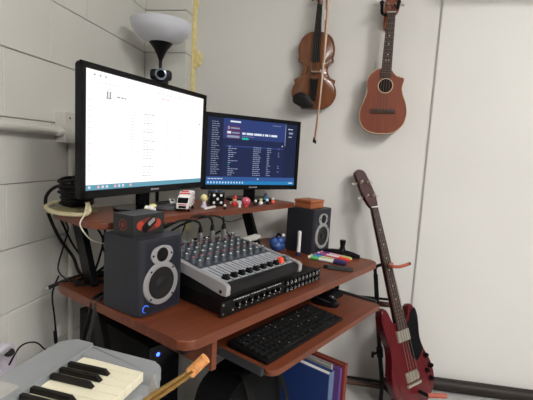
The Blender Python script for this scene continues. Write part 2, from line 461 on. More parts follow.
# ------------------------------------------------------------------ monitors
def monitor(name, label, lft, rgt, zb, H, bez, base_at, big):
    a = Vector(dk(*lft, 0)); b = Vector(dk(*rgt, 0)); W = (b-a).length; mid = (a+b)/2
    ang = math.atan2((b-a).y, (b-a).x)
    t = thing(name, label, 'monitor', (mid.x, mid.y, ZS), ang)
    z0 = zb-ZS
    w = MB(M['bezel'], M['silver'])
    # frame ring and back
    o = rrect(-W/2, z0, W/2, z0+H, .008)
    w.prism(o, -.022, -.006, 0, FRONT, .004)
    w.prism(rrect(-W/2+.04, z0+.03, W/2-.04, z0+H-.03, .02), -.036, -.022, 0, FRONT, .004)
    bb = bez+(.006 if big else .004)
    for (x0, y0, x1, y1) in ((-W/2, z0+H-bez, W/2, z0+H), (-W/2, z0, W/2, z0+bb), (-W/2, z0, -W/2+bez, z0+H), (W/2-bez, z0, W/2, z0+H)):
        w.prism([(x0, y0), (x1, y0), (x1, y1), (x0, y1)], -.008, 0, 0, FRONT, .0015)
    w.prism(rrect(-W*.36, z0+H*.15, W*.36, z0+H*.85, .03), -.062, -.034, 0, FRONT, .01)
    hs = w.build('housing', t)
    w = MB(M['silver'])
    for i in range(4): w.box((-.0155+i*.0105, -.0003, z0+bb*.5), (.008, .0008, .0055 if i else .007), 0)
    w.build('logo', hs)
    # stand
    w = MB(M['black_gloss'])
    bx, by = base_at
    w.hull([(bx+sx*.026, by+.05+sy*.009, .012) for sx in (-1, 1) for sy in (-1, 1)]+[(bx+sx*.03, by+.05+sy*.009, z0+H*.35) for sx in (-1, 1) for sy in (-1, 1)], 0, .004)
    w.box((bx, by+.042, z0+H*.3), (.09, .03, .09), 0, .006)
    nk = w.build('stand_neck', t)
    w = MB(M['black_gloss'])
    rx, ry = (.075, .065) if big else (.11, .08)
    if big: bx -= .035; by += .005
    w.prism(ell(bx, by+.045, rx, ry, 40), 0.0, .012, 0, None, .004); w.build('stand_base', nk)
    return t, W, z0, H, bez, bb

BM = monitor('computer_monitor', 'large black monitor showing a bright white page on desk shelf', (-.064, .367), (.516, .528), 1.023, .36, .016, (-.0, .0), True)
SM = monitor('computer_monitor', 'smaller black monitor with dark blue music list, beside the violin', (.53, .553), (.985, .395), 1.010, .315, .017, (.0, -.02), False)
BM[0]['group'] = 'monitors on the shelf'; SM[0]['group'] = 'monitors on the shelf'

def screen(mon, big):
    t, W, z0, H, bez, bb = mon
    w0, w1 = -W/2+bez, W/2-bez; h0, h1 = z0+bb, z0+H-bez
    sw, sh = w1-w0, h1-h0
    names = ['s_white', 's_line', 's_text', 's_dark', 's_pink', 's_bar', 's_bar2', 's_navy', 's_navy2', 's_blue', 's_task', 's_player', 's_pale', 's_wh', 's_green', 's_plum']
    w = MB(*[M[n] for n in names]); ix = {n: i for i, n in enumerate(names)}
    def q(x0, y0, x1, y1, mname, lay=1):
        # fractions, y from the top; lay: printed order, one tenth of a millimetre apart
        X0, X1 = w0+sw*x0, w0+sw*x1; Y1, Y0 = h1-sh*y0, h1-sh*y1
        yy = .0052-lay*.00015
        t2 = bmesh.new(); vs = [t2.verts.new(v) for v in ((X0, yy, Y0), (X1, yy, Y0), (X1, yy, Y1), (X0, yy, Y1))]
        fc = t2.faces.new(vs); fc.material_index = ix[mname]; fc.smooth = False
        me = bpy.data.meshes.new('t'); t2.to_mesh(me); t2.free(); w.bm.from_mesh(me); bpy.data.meshes.remove(me)
    rnd = random.Random(3 if big else 4)
    def words(x, y, n, h, mname, x1=1, lay=3):
        for i in range(n):
            l = rnd.uniform(.012, .03)
            if x+l > x1: break
            q(x, y, x+l, y+h, mname, lay); x += l+.006
    if big:
        q(0, 0, 1, 1, 's_white', 0)
        q(0, .955, 1, 1, 's_bar', 1)
        for i in range(11): q(.02+i*.028, .965, .035+i*.028, .987, ('s_wh', 's_bar2', 's_pink', 's_wh')[i % 4], 2)
        for i in range(3): q(.05+i*.035, .03, .062+i*.035, .042, 's_text', 2)
        words(.09, .085, 6, .006, 's_line'); q(.5, .04, .97, .044, 's_line'); words(.5, .06, 14, .007, 's_line', .95); words(.55, .105, 3, .009, 's_pink')
        # book-like icon and heading
        q(.132, .15, .142, .205, 's_text', 2); q(.150, .15, .160, .205, 's_text', 2); q(.129, .205, .163, .214, 's_text', 2); q(.138, .128, .154, .136, 's_line', 2)
        words(.20, .178, 5, .012, 's_text', .29)
        for i in range(22):
            y = .29+i*.0285
            q(.30, y+.018, .97, y+.0195, 's_line', 1)
            words(.30, y, 2, .006, 's_line', .37); words(.40, y, 4, .006, 's_text' if i % 3 == 0 else 's_line', .50); words(.60, y, 1, .006, 's_line', .63)
            words(.72, y, 2, .006, 's_line', .78); words(.84, y, 1, .006, 's_line')
        q(.955, .30, .965, .315, 's_dark', 2)
        for i in range(16): q(.02, .2+i*.045, .035, .206+i*.045, 's_line', 1)
    else:
        q(0, 0, 1, 1, 's_navy', 0)
        q(.16, 0, .86, .30, 's_blue', 1); q(0, 0, .16, .9, 's_navy2', 1); q(.86, 0, 1, .9, 's_navy2', 1)
        q(.855, .02, .862, .36, 's_pale', 2)
        q(0, .88, 1, .945, 's_player', 2); q(0, .945, 1, 1, 's_task', 2)
        for i in range(13): q(.02+i*.03, .955, .032+i*.03, .982, 's_wh', 3)
        q(.93, .96, .98, .975, 's_wh', 3)
        for i in range(25): words(.045, .06+i*.032, 4, .010, 's_pale', .13 if i % 3 else .11)
        # album art with script, big title, green button
        q(.19, .10, .34, .30, 's_plum', 2); q(.205, .115, .225, .16, 's_pale', 3); q(.235, .13, .33, .15, 's_pale', 3)
        q(.2, .19, .24, .225, 's_wh', 3); q(.25, .20, .33, .22, 's_pale', 3); q(.2, .25, .33, .285, 's_pale', 3)
        q(.23, .03, .34, .055, 's_wh', 3); words(.70, .045, 4, .010, 's_pale', .84)
        x = .36
        for l in (.035, .075, .085, .015, .04, .012, .07): q(x, .195, x+l, .228, 's_wh', 3); x += l+.011
        words(.36, .25, 6, .008, 's_pale', .6); q(.36, .275, .43, .305, 's_green', 3)
        words(.89, .075, 2, .014, 's_wh', .97); q(.90, .13, .95, .16, 's_pale', 3); words(.90, .20, 2, .012, 's_wh', .97)
        q(.19, .40, .84, .425, 's_blue', 2)
        q(.82, .36, .835, .375, 's_wh', 3)
        for i in range(15):
            y = .41+i*.031
            words(.22, y, rnd.choice((1, 2, 3, 4)), .012, 's_green' if i == 9 else 's_pale', .44)
            words(.49, y, 4, .012, 's_pale', .58); words(.65, y, 2, .011, 's_pale', .70); words(.78, y, 1, .010, 's_pale', .80)
        words(.02, .905, 5, .011, 's_wh', .3); q(.55, .9, .565, .92, 's_wh', 3)
    w.build('screen', t)
screen(BM, True); screen(SM, False)

# webcam clipped on the large monitor
t0 = BM[0]
wc = thing('webcam', 'small black webcam with a grey lens ring on top of monitor', 'webcam', t0.matrix_basis @ Vector((0.022, .004, BM[2]+BM[3])), .40)
wc.scale = (1.12, 1.12, 1.12)
w = MB(M['black']); w.box((0, .0, .021), (.062, .03, .03), 0, .009, seg=3); w.build('webcam_body', wc)
w = MB(M['lens_ring'], M['glass_lens'])
w.lathe([(0, 0), (.0165, 0), (.0165, .004), (.0115, .006), (.0115, .003)], 0, T(0, -.015, .021) @ FRONT, 24); w.lathe([(0, .0035), (.0112, .0035)], 1, T(0, -.015, .021) @ FRONT, 24)
w.build('lens', wc)
w = MB(M['black']); w.box((0, .004, .004), (.044, .034, .008), 0, .002); w.box((0, .044, -.012), (.034, .006, .036), 0, .002); w.box((0, .028, .004), (.034, .034, .006), 0); w.build('clip', wc)

# ------------------------------------------------------------------ torchiere lamp
lp = thing('floor_lamp', 'torchiere floor lamp with frosted bowl shade behind the large monitor', 'lamp', (.174, -.2, FLOOR))
zz = 1.634-FLOOR
w = MB(M['frost'])
w.lathe([(.03, zz-.002), (.058, zz+.003), (.092, zz+.018), (.118, zz+.042), (.129, zz+.062), (.135, zz+.088), (.1325, zz+.089), (.125, zz+.064), (.114, zz+.045), (.088, zz+.022), (.05, zz+.008), (.0, zz+.006)], 0, None, 48)
w.build('lamp_shade', lp)
w = MB(M['black'])
w.lathe([(.007, zz-.078), (.009, zz-.07), (.016, zz-.052), (.03, zz-.025), (.052, zz+.002), (.0545, zz+.006), (.05, zz+.006), (.0, zz)], 0, None, 36); w.build('shade_holder', lp)
w = MB(M['black']); w.cyl((0, 0, .02), (0, 0, zz-.07), .0075, None, 0, 16); w.build('pole', lp)
w = MB(M['black']); w.lathe([(0, 0), (.125, 0), (.125, .012), (.11, .02), (.02, .028), (.014, .06), (0, .06)], 0, None, 40); w.build('base', lp)

# ------------------------------------------------------------------ speakers
def speaker(label, u, n, rot, front_led):
    t = thing('studio_speaker', label, 'speaker', dk(u, n, ZD), DROT+rot, 'studio monitor speakers on the desk')
    W, D, H = .15, .152, .205
    w = MB(M['vinyl'], M['vinyl_front']); w.prism(rrect(0, 0, W, D, (.014, .014, .004, .004)), .002, H, 0, None, .003)
    w.box((W/2, .004, H/2), (W-.03, .0085, H-.012), 1, .003)
    for a in (.02, W-.02):
        for b in (.025, D-.02): w.cyl((a, b, 0), (a, b, .003), .008, None, 0, 10)
    w.build('cabinet', t)
    cx = W*.465; zw, zt = .082, .160
    F = T(cx, 0, zw) @ FRONT
    w = MB(M['silver'], M['conedark'])
    w.lathe([(.044, 0), (.044, .004), (.048, .0055), (.057, .005), (.059, .002), (.059, 0)], 0, F, 40)
    for a in (45, 135, 225, 315): w.cyl((.0525*math.cos(R(a)), .0525*math.sin(R(a)), .005), (.0525*math.cos(R(a)), .0525*math.sin(R(a)), .0062), .003, None, 1, 8, F)
    wr = w.build('woofer_ring', t)
    w = MB(M['cone']); w.lathe([(.0448, .001), (.043, .0043), (.038, .0045), (.033, .002), (.016, .0005), (.0145, .002), (.008, .0045), (0, .005)], 0, F, 40); w.build('woofer_cone', wr)
    F2 = T(cx, 0, zt) @ FRONT
    w = MB(M['silver'], M['conedark'])
    o = spline([(.038, 0), (.030, .017), (.010, .024), (-.010, .024), (-.030, .017), (-.038, 0), (-.030, -.016), (-.014, -.026), (.014, -.026), (.030, -.016)], 4)
    w.prism(o, 0, .0042, 0, F2, .0012)
    for sx in (-.031, .031): w.cyl((sx, 0, .004), (sx, 0, .0055), .003, None, 1, 8, F2)
    tp = w.build('tweeter_plate', t)
    w = MB(M['conedark']); w.lathe([(.0195, .004), (.019, .0052), (.017, .0048), (.010, .0062), (0, .0072)], 0, F2, 28); w.build('tweeter', tp)
    if front_led:
        w = MB(M['blue_led'], M['vinyl_front'])
        K = T(.02, 0, .022) @ FRONT
        w.lathe([(.0085, 0), (.0085, .002), (.0105, .002), (.0105, 0)], 0, K, 24); w.cyl((0, 0, 0), (0, 0, .011), .0086, .0075, 1, 20, K); w.build('volume_knob', t)
    return t
speaker('charcoal studio speaker with blue lit knob, at desk left edge', -.003, .185, R(5), True)
speaker('charcoal studio speaker under the wooden box, against the white wall', .926, .248, 0, False)

# black and red product box on the left speaker
rb = thing('product_box', 'black carton with red glowing artwork on top of left speaker', 'box', dk(.056, .280, ZD+.205), DROT+R(9))
w = MB(M['card']); w.box((0, 0, .0285), (.112, .076, .057), 0, .001); w.build('carton', rb)
w = MB(M['ember'], M['ember_dark'], M['steel'], M['black'])
F = T(0, -.038, .0285) @ FRONT
w.prism(ell(0, 0, .046, .019, 32), 0, .0004, 1, F)
w.prism(ell(-.031, 0, .012, .012, 24), 0, .0006, 0, F); w.prism(ell(.031, 0, .012, .012, 24), 0, .0006, 0, F)
A = F @ RZ(R(32))
w.prism(rrect(-.028, -.012, .028, .012, .010), 0, .001, 3, A); w.prism(rrect(-.004, -.004, .024, .007, .005), 0, .0013, 2, A)
S = T(-.056, 0, .0285) @ RZ(-PI/2) @ FRONT
w.prism(ell(0, 0, .015, .015, 28), 0, .0004, 1, S); w.prism(ell(0, 0, .011, .011, 28), 0, .0006, 3, S); w.prism(ell(0, 0, .008, .008, 24), 0, .0008, 1, S)
w.build('printed_artwork', rb)

# wooden box on the right speaker
wb = thing('wooden_box', 'small brown wooden keepsake box on top of the right speaker', 'box', dk(.992, .325, ZD+.205), DROT+R(-3))
w = MB(M['box_wood']); w.box((0, 0, .012), (.104, .09, .024), 0, .002); w.build('box_body', wb)
w = MB(M['box_wood']); w.box((0, 0, .0315), (.108, .094, .013), 0, .003); w.ball((0, 0, .038), (.012, .006, .003), 0); w.build('lid', wb)

# ------------------------------------------------------------------ rack unit and mixer
rk = thing('rack_interface', 'black rack audio interface with rows of jacks under the mixer', 'audio interface', dk(.148, .038, ZD), DROT)
RW = .5
w = MB(M['rack']); w.box((RW/2, .11, .0245), (RW-.03, .2, .041), 0, .002)
for a in (.04, RW-.04):
    for b in (.03, .19): w.cyl((a, b, 0), (a, b, .005), .009, None, 0, 10)
w.build('chassis', rk)
w = MB(M['rack'], M['white_text'], M['steel'])
w.box((RW/2, .006, .0245), (RW, .006, .043), 0, .001)
for i in range(18): w.box((.05+i*.0115+(i//6)*.006, .0027, .041), (.0075, .0006, .0016), 1)
for i in range(9): w.box((.046+i*.0265, .0027, .015), (.004, .0006, .004), 1)
for a in (.008, RW-.008):
    for b in (.012, .037): w.cyl((a, .003, b), (a, .0015, b), .003, None, 2, 8)
w.build('faceplate', rk)
kn = MB(M['black_gloss'], M['white_text']); kn.cyl((0, 0, 0), (0, -.012, 0), .0068, .0055, 0, 14); kn.box((0, -.0123, .003), (.0012, .0008, .005), 1)
first = kn.build('control_knob', rk, (.06, .003, .027))
for i in range(1, 8):
    c = first.copy(); COL.objects.link(c); c.parent = rk; c.location = (.06+i*.0265, .003, .027)
jk = MB(M['black_gloss'], M['steel']); jk.cyl((0, 0, 0), (0, -.006, 0), .0085, .008, 0, 14); jk.lathe([(.0035, .006), (.0055, .0075), (.0055, .006)], 1, FRONT, 14)
first = jk.build('jack', rk, (.29, .003, .036))
for i in range(18):
    if i == 0: continue
    c = first.copy(); COL.objects.link(c); c.parent = rk; c.location = (.29+(i % 9)*.022, .003, .036 if i < 9 else .014)

mx = thing('audio_mixer', 'black and silver audio mixer with faders and knobs on desk', 'mixer', dk(.146, .026, ZD+.047), DROT)
MW, MD = .345, .315
prof = [(.02, 0), (.004, .018), (0, .026), (0, .045), (.012, .05), (.12, .063), (.30, .088), (MD, .085), (MD, 0)]     # y,z
def side_prism(w, pr, x0, x1, m, bev=0):
    X = Matrix(((0, 0, 1, 0), (1, 0, 0, 0), (0, 1, 0, 0), (0, 0, 0, 1)))
    w.prism(pr, x0, x1, m, X, bev)
w = MB(M['mixer_body']); side_prism(w, prof, .012, MW-.012, 0, .002)
for a in (.05, MW-.05):
    for b in (.03, .15): w.cyl((a, b, -.002), (a, b, .004), .01, None, 0, 10)
w.build('mixer_body', mx)
sp = spline([(-.004, .028), (-.004, .042), (.008, .053), (.12, .067), (.30, .093), (MD, .088), (MD, .062), (.15, .043), (.012, .021)], 5)
for x0, x1 in ((-.002, .013), (MW-.013, MW+.002)):
    w = MB(M['silver'], M['conedark']); side_prism(w, sp, x0, x1, 0, .002)
    if x0 < 0: w.cyl((x0, .016, .03), (x0-.001, .016, .03), .005, None, 1, 10)
    w.build('side_panel', mx)
s1 = (.063-.05)/(.12-.012); s2 = (.088-.063)/.18
def top_z(y): return .05+(y-.012)*s1 if y < .12 else .063+(y-.12)*s2
w = MB(M['mixer_top'], M['fader_strip'], M['white_text'], M['conedark'])
def slab(x0, x1, y0, y1, h, m):
    w.hull([(x, y, top_z(y)+d) for x in (x0, x1) for y in (y0, y1) for d in (-.001, h)], m)
slab(.014, MW-.014, .121, .298, .0012, 0); slab(.014, MW-.014, .014, .119, .0012, 0)
for i in range(10):
    x = .03+i*.0315
    slab(x-.0125, x+.0125, .016, .117, .0022, 1)
    slab(x-.0012, x+.0012, .02, .10, .0027, 3)
w.build('control_panel', mx)
fd = MB(M['black_gloss'], M['white_text']); fd.hull([(a*.0085, b*.011, 0) for a in (-1, 1) for b in (-1, 1)]+[(a*.0065, b*.005, .015) for a in (-1, 1) for b in (-1, 1)], 0, .002); fd.box((0, 0, .0152), (.011, .0012, .0008), 1)
ff = fd.build('fader_cap', mx); ff.location = (.03, .030, top_z(.03)+.002)
for i in range(1, 8):
    c = ff.copy(); COL.objects.link(c); c.parent = mx; c.location = (.03+i*.0315, .030, top_z(.03)+.002)
for nm, i, y, mm in (('fader_cap', 8, .034, 'orange_red'), ('fader_cap', 9, .036, 'knob')):
    fd = MB(M[mm]); fd.hull([(a*.0095, b*.013, 0) for a in (-1, 1) for b in (-1, 1)]+[(a*.0075, b*.006, .017) for a in (-1, 1) for b in (-1, 1)], 0, .002)
    o = fd.build(nm, mx); o.location = (.03+i*.0315-.003, y, top_z(y)+.002); o['label'] = 'orange-red fader cap' if i == 8 else 'grey fader cap'
o = None
fd = MB(M['red']); fd.hull([(a*.0085, b*.012, 0) for a in (-1, 1) for b in (-1, 1)]+[(a*.0065, b*.006, .016) for a in (-1, 1) for b in (-1, 1)], 0, .002)
protos = {}
for key, top in (('a', 'knob_pale'), ('b', 'knob_red')):
    k = MB(M['knob'], M[top]); k.lathe([(0, 0), (.0078, 0), (.0078, .003), (.006, .005), (.0052, .014), (.0046, .0148), (0, .0148)], 0, None, 14)
    k.lathe([(0, .0145), (.0036, .0145), (.0031, .0162), (0, .0165)], 1, None, 10)
    protos[key] = k
meshes = {}
cnt = 0
for row in range(6):
    for i in range(10):
        key = 'a' if (row in (0, 3, 5) or i > 8) else ('b' if row in (1, 4) else 'a')
        y = .135+row*.0285
        if key not in meshes:
            o = protos[key].build('control_knob', mx); meshes[key] = o
        else:
            o = meshes[key].copy(); COL.objects.link(o); o.parent = mx
        o.location = (.03+i*.0315, y, top_z(y)); o.scale = (1.08, 1.08, 1.2); cnt += 1
fd.bm.free()

# XLR leads plugged into the back of the mixer
def cable(label, pts, r=.0035, mm='cable', cat='cable', name='cable', conn=None, group=None, seg=8, flat=1.0):
    w = MB(M[mm]); w.tube(pts, r, 0, seg, 8, flat=flat)
    if conn is None:
        return tag(w.build(name), label, cat, group)
    t = thing(name, label, cat, pts[0], 0, group)
    o = w.build('lead', t); o.location = -Vector(pts[0])
    return t
mix_top = ZD+.047
for k, (u, nn, hgt, bu, lab) in enumerate((
        (.30, .298, .066, .06, 'black microphone lead arching left from the first mixer plug'),
        (.355, .300, .074, .12, 'black microphone lead arching behind the middle mixer plug'),
        (.405, .296, .070, .16, 'black microphone lead at the rightmost mixer plug'))):
    p = Vector(dk(u, nn, mix_top+.087))
    t = thing('microphone_cable', lab, 'cable', p, DROT, 'microphone leads plugged into the mixer')
    w = MB(M['steel'], M['black']); w.lathe([(0, 0), (.0095, 0), (.0095, .034), (.0085, .039), (.006, .05), (.0045, .057), (0, .057)], 0, None, 16); w.lathe([(.0088, .037), (.0072, .049), (.005, .059), (.0, .059)], 1, None, 14); w.build('plug', t)
    w = MB(M['cable']); du = bu-u
    w.tube([(0, 0, .055), (du*.04, .004, hgt+.008), (du*.22, .03, hgt+.014), (du*.6, .07, hgt-.02), (du*.9, .12, -.02), (du, .2, -.09), (du, .25, -.128)], .0036, 0, 8, 8); w.build('lead', t)

# pale cloth and blue bag behind the mixer
w = MB(M['cloth_grey'])
w.pillow(spline([(-.05, -.012), (-.02, -.025), (.03, -.018), (.05, .0), (.04, .015), (0, .012), (-.045, .018)], 5), 0, .004, .008, 0, 0)
tag(w.build('folded_cloth', None, dk(.505, .245, mix_top+.090), DROT+.25), 'pale grey folded cloth lying over back of the mixer', 'cloth')
w = MB(M['blue_poly'], M['black'], M['white'])
for c, r_ in (((0, 0, .028), (.038, .032, .028)), ((.022, .01, .04), (.024, .024, .026)), ((-.02, .008, .044), (.022, .022, .024)), ((.004, -.01, .05), (.026, .02, .02))): w.ball(c, r_, 0, None, 12)
w.tube([(-.024, 0, .055), (0, .0, .080), (.028, 0, .06)], .005, 1, 8, 6); w.ball((.026, -.008, .072), .009, 2, None, 10)
tag(w.build('plastic_pouch', None, dk(.868, .40, ZD), DROT), 'crumpled blue plastic pouch standing left of the right speaker', 'pouch')

# ------------------------------------------------------------------ pens, markers, phone, stand
pn = thing('whiteboard_marker', 'upright white marker with dark cap before the right speaker', 'marker', dk(.872, .288, ZD), DROT)
w = MB(M['white']); w.lathe([(0, .018), (.0085, .018), (.0085, .106), (.007, .112), (0, .1135)], 0, None, 18); w.build('barrel', pn)
w = MB(M['navycap']); w.lathe([(0, 0), (.010, 0), (.0095, .019), (0, .019)], 0, None, 18); w.build('cap', pn)
def marker(label, p, q, body, cap, z=ZD, r=.0075, band='white'):
    a = Vector(dk(*p, z+r)); b = Vector(dk(*q, z+r)); l = (b-a).length
    t = thing('marker_pen', label, 'marker', a, math.atan2((b-a).y, (b-a).x), 'marker pens lying on the desk')
    X = RY(PI/2)
    w = MB(M[band], M[body]); w.lathe([(0, 0), (r*.8, 0), (r, .003), (r, l*.7), (0, l*.7)], 0, X, 14); w.lathe([(r*1.005, l*.08), (r*1.03, l*.085), (r*1.03, l*.3), (r*1.005, l*.305)], 1, X, 14)
    w.build('barrel', t)
    w = MB(M[cap]); w.lathe([(r*.6, l*.68), (r*1.08, l*.69), (r*1.0, l*.97), (r*.8, l), (0, l)], 0, X, 14); w.build('cap', t)
marker('nearest marker with green end and navy cap on desk', (.872, .235), (.893, .066), 'green', 'navycap', ZD)
marker('marker with cyan band and violet cap, second from desk front', (.905, .243), (.917, .078), 'cyan', 'violet', ZD, band='lime')
marker('marker with blue band and red cap, in the middle of the row', (.935, .243), (.941, .082), 'blue_poly', 'red', ZD, band='magenta')
marker('marker with white barrel and orange cap, behind the middle marker', (.963, .243), (.966, .085), 'magenta', 'orange_red', ZD)
marker('farthest marker with pale lime cap beside black stand', (.990, .243), (.991, .09), 'violet', 'lime', ZD, band='pink_pale')
ph = thing('card_wallet', 'thin charcoal card holder lying at the desk front right', 'wallet', dk(.832, .058, ZD), DROT+R(-62))
ph.scale = (1, 1.25, 1)
w = MB(M['card']); w.hull([(-.05, -.02, 0), (.05, -.022, 0), (.052, .018, 0), (-.045, .024, 0), (-.05, -.02, .006), (.05, -.022, .006), (.052, .018, .006), (-.045, .024, .006)], 0, .0015); w.build('holder', ph)
w = MB(M['black']); w.lathe([(.006, 0), (.011, .0), (.012, .005), (.011, .01), (.006, .01), (.005, .005)], 0, T(-.055, .0, 0), 18); w.build('clip', ph)
st = thing('table_stand', 'black low stand with a stubby handle behind the markers', 'stand', dk(1.038, .17, ZD), DROT+R(-80))
w = MB(M['black'])
w.pillow(spline([(-.085, -.008), (-.03, -.02), (.03, -.022), (.082, -.012), (.09, 0), (.082, .010), (.02, .02), (-.04, .018), (-.09, .004)], 4), 0, .014, .014, 0, 0); w.build('base', st)
w = MB(M['black']); w.lathe([(.018, .02), (.013, .032), (.010, .042), (.0125, .056), (.014, .068), (.013, .072), (0, .073)], 0, T(.008, 0, 0), 16); w.build('handle', st)

# ------------------------------------------------------------------ keyboard and mouse on the tray
kb = thing('computer_keyboard', 'black computer keyboard on the pull-out tray', 'keyboard', dk(.24, -.052, ZT), DROT)
KW, KD = .432, .15
w = MB(M['black']); w.hull([(x, y, z) for x in (0, KW) for y, z in ((0, 0), (0, .01), (KD, 0), (KD, .02))], 0, .003); w.build('keyboard_case', kb)
w = MB(M['black_soft'], M['knob_pale'])
for r_i in range(6):
    n = 18; y = .018+r_i*.0215; zz_ = .01+(y/KD)*.01
    x = .012
    row = [.0215]*19
    if r_i == 0: row = [.027, .022, .022, .11, .022, .022, .022, .0215, .0215, .0215, .043, .0215]
    for wd in row:
        if x+wd > KW-.008: break
        w.hull([(x+a*(wd-.003)+.0015, y+b*.0185-.009, zz_) for a in (0, 1) for b in (0, 1)]+[(x+.003+a*(wd-.006), y+.0025+b*.013-.009, zz_+.006) for a in (0, 1) for b in (0, 1)], 0)
        if random.random() < .15: w.box((x+wd*.4, y, zz_+.0061), (.003, .003, .0003), 1)
        x += wd
w.build('keys', kb)
ms = thing('computer_mouse', 'black mouse with grey scroll area right of the keyboard', 'mouse', dk(.765, .075, ZT), DROT+R(8))
w = MB(M['black_gloss']); w.pillow(spline([(0, -.052), (.022, -.046), (.032, -.01), (.03, .035), (.015, .055), (-.015, .055), (-.03, .035), (-.032, -.01), (-.022, -.046)], 4), 0, .012, .024, 0, 0); w.build('mouse_shell', ms)
w = MB(M['steel']); w.ball((0, -.022, .032), (.004, .011, .006), 0); w.tube([(-.026, -.03, .02), (-.028, .0, .024), (-.02, .03, .026)], .0015, 0, 6, 6); w.tube([(.026, -.03, .02), (.028, .0, .024), (.02, .03, .026)], .0015, 0, 6, 6); w.build('scroll_wheel', ms)
w = MB(M['black_soft']); w.pillow(rrect(-.06, -.03, .06, .03, .02), 0, .008, .012, 0, 0)
tag(w.build('wrist_rest', None, dk(.855, .10, ZT), DROT), 'small black padded rest at the right end of tray', 'wrist rest')

# ------------------------------------------------------------------ shelf trinkets
def at_shelf(u, n): return dk(u, n, ZS)
# toy ambulance
am = thing('toy_ambulance', 'white toy ambulance with red stripes on the monitor shelf', 'toy van', at_shelf(.302, .392), DROT+R(-50))
am.scale = (1.38, 1.38, 1.42)
w = MB(M['white'], M['red'], M['glass_lens'])
w.box((0, .05, .026), (.032, .055, .036), 0, .003); w.hull([(a*.015, b, z) for a in (-1, 1) for b, z in ((-.012, .007), (-.012, .02), (.024, .007), (.024, .036), (.004, .034))], 0, .002)
for sx in (-1, 1):
    for q_ in range(5): w.box((sx*.0163, .03+q_*.01, .016+.004*(q_ % 3)), (.0006, .006, .003), 1)
    w.box((sx*.0163, .055, .034), (.0006, .02, .0025), 1)
w.box((0, .022, .041), (.026, .0006, .003), 1); w.box((0, -.0125, .0175), (.02, .0006, .002), 1)
w.hull([(a*.0125, y, z) for a in (-1, 1) for y, z in ((-.0112, .0215), (-.0118, .0212), (.0015, .0325), (.0008, .033))], 2)
w.box((0, -.0127, .012), (.018, .0008, .005), 2)
w.build('body', am)
for sx in (-1, 1):
    for y in (.0, .06):
        w = MB(M['black_soft'], M['silver']); w.cyl((sx*.011, y, .0065), (sx*.0165, y, .0065), .0065, None, 0, 14); w.cyl((sx*.0166, y, .0065), (sx*.017, y, .0065), .003, None, 1, 10); w.build('wheel', am)
w = MB(M['red']); w.box((0, .026, .0455), (.018, .005, .003), 0, .001); w.build('light_bar', am)
# puck with watch
pk = thing('wristwatch', 'silver wristwatch on a dark round cushion below large monitor', 'watch', at_shelf(.288, .462), DROT+R(10))
w = MB(M['puck']); w.lathe([(0, 0), (.05, 0), (.053, .006), (.048, .014), (.03, .02), (0, .022)], 0, None, 32); w.build('cushion', pk)
w = MB(M['nickel_pale'], M['glass_lens']); X = T(.004, -.020, .026) @ RZ(-.6) @ RX(.45)
w.box((0, 0, .003), (.02, .024, .007), 0, .002, X); w.box((0, 0, .0069), (.010, .012, .001), 1, 0, X); w.build('watch_case', pk)
w = MB(M['black']); w.tube([(-.012, -.01, .022), (-.03, .0, .022), (-.025, .024, .02), (0, .03, .022), (.02, .012, .024)], .005, 0, 8, 6, flat=.4); w.build('strap', pk)
# flower ornament
fl_ = thing('flower_ornament', 'small white and lilac flower ornament with yellow bead, below monitor', 'ornament', at_shelf(.178, .405), DROT)
fl_.scale = (.95, .95, .95)
w = MB(M['lilac'], M['white'])
for k in range(7):
    a = k*2*PI/7; w.ball((.012*math.cos(a), .012*math.sin(a)-.002, .014+.006*(k % 2)), (.009, .006, .009), k % 2, None, 10)
w.cyl((0, 0, 0), (0, 0, .014), .008, .006, 1, 12); w.build('petals', fl_)
w = MB(M['pale_yellow']); w.ball((-.019, -.006, .011), .011, 0, None, 12); w.ball((.016, .006, .024), (.014, .01, .009), 0, None, 12); w.build('bead', fl_)
# yellow headed figure
fg = thing('figurine', 'tiny figurine with a pale yellow round head beside the die', 'figurine', at_shelf(.434, .432), DROT)
fg.scale = (1.05, 1.05, 1.15)
w = MB(M['lilac']); w.lathe([(0, 0), (.012, 0), (.012, .003), (.008, .006), (.007, .016), (.005, .02), (0, .021)], 0, None, 14); w.build('body', fg)
w = MB(M['pale_yellow']); w.ball((0, 0, .03), .0125, 0, None, 16); w.build('head', fg)
# die
de = thing('large_die', 'large black die with white pips standing on shelf', 'die', at_shelf(.512, .45), DROT+R(-30))
de.scale = (1.27, 1.27, 1.27)
w = MB(M['black_gloss']); w.mats.append(M['white']); w.box((0, 0, .022), (.044, .044, .044), 0, .004, seg=3)
def pips(X, pat):
    for a, b in pat: w.cyl((a*.011, b*.011, 0), (a*.011, b*.011, .0006), .0041, None, 1, 12, X)
pips(T(0, -.022, .022) @ FRONT, ((-1, -1), (1, -1), (0, 0), (-1, 1), (1, 1)))
pips(T(-.022, 0, .022) @ RZ(-PI/2) @ FRONT, ((-1, -1), (1, 1), (0, 0))); pips(T(.022, 0, .022) @ RZ(PI/2) @ FRONT, ((-1, -1), (1, -1), (-1, 1), (1, 1)))
pips(T(0, 0, .044), ((0, 0),)); pips(T(0, .022, .022) @ RZ(PI) @ FRONT, ((-1, 0), (1, 0)))
w.build('cube', de)
# white pen near the shelf edge
pe = thing('pen', 'short white pen lying at the shelf edge before the die', 'pen', at_shelf(.385, .375), DROT+R(18))
w = MB(M['white']); w.lathe([(0, 0), (.002, 0), (.0045, .012), (.0045, .075), (0, .077)], 0, T(0, 0, .0046) @ RY(PI/2), 12); w.build('barrel', pe)
w = MB(M['steel']); w.box((.06, 0, .0095), (.028, .003, .0012), 0); w.build('pocket_clip', pe)
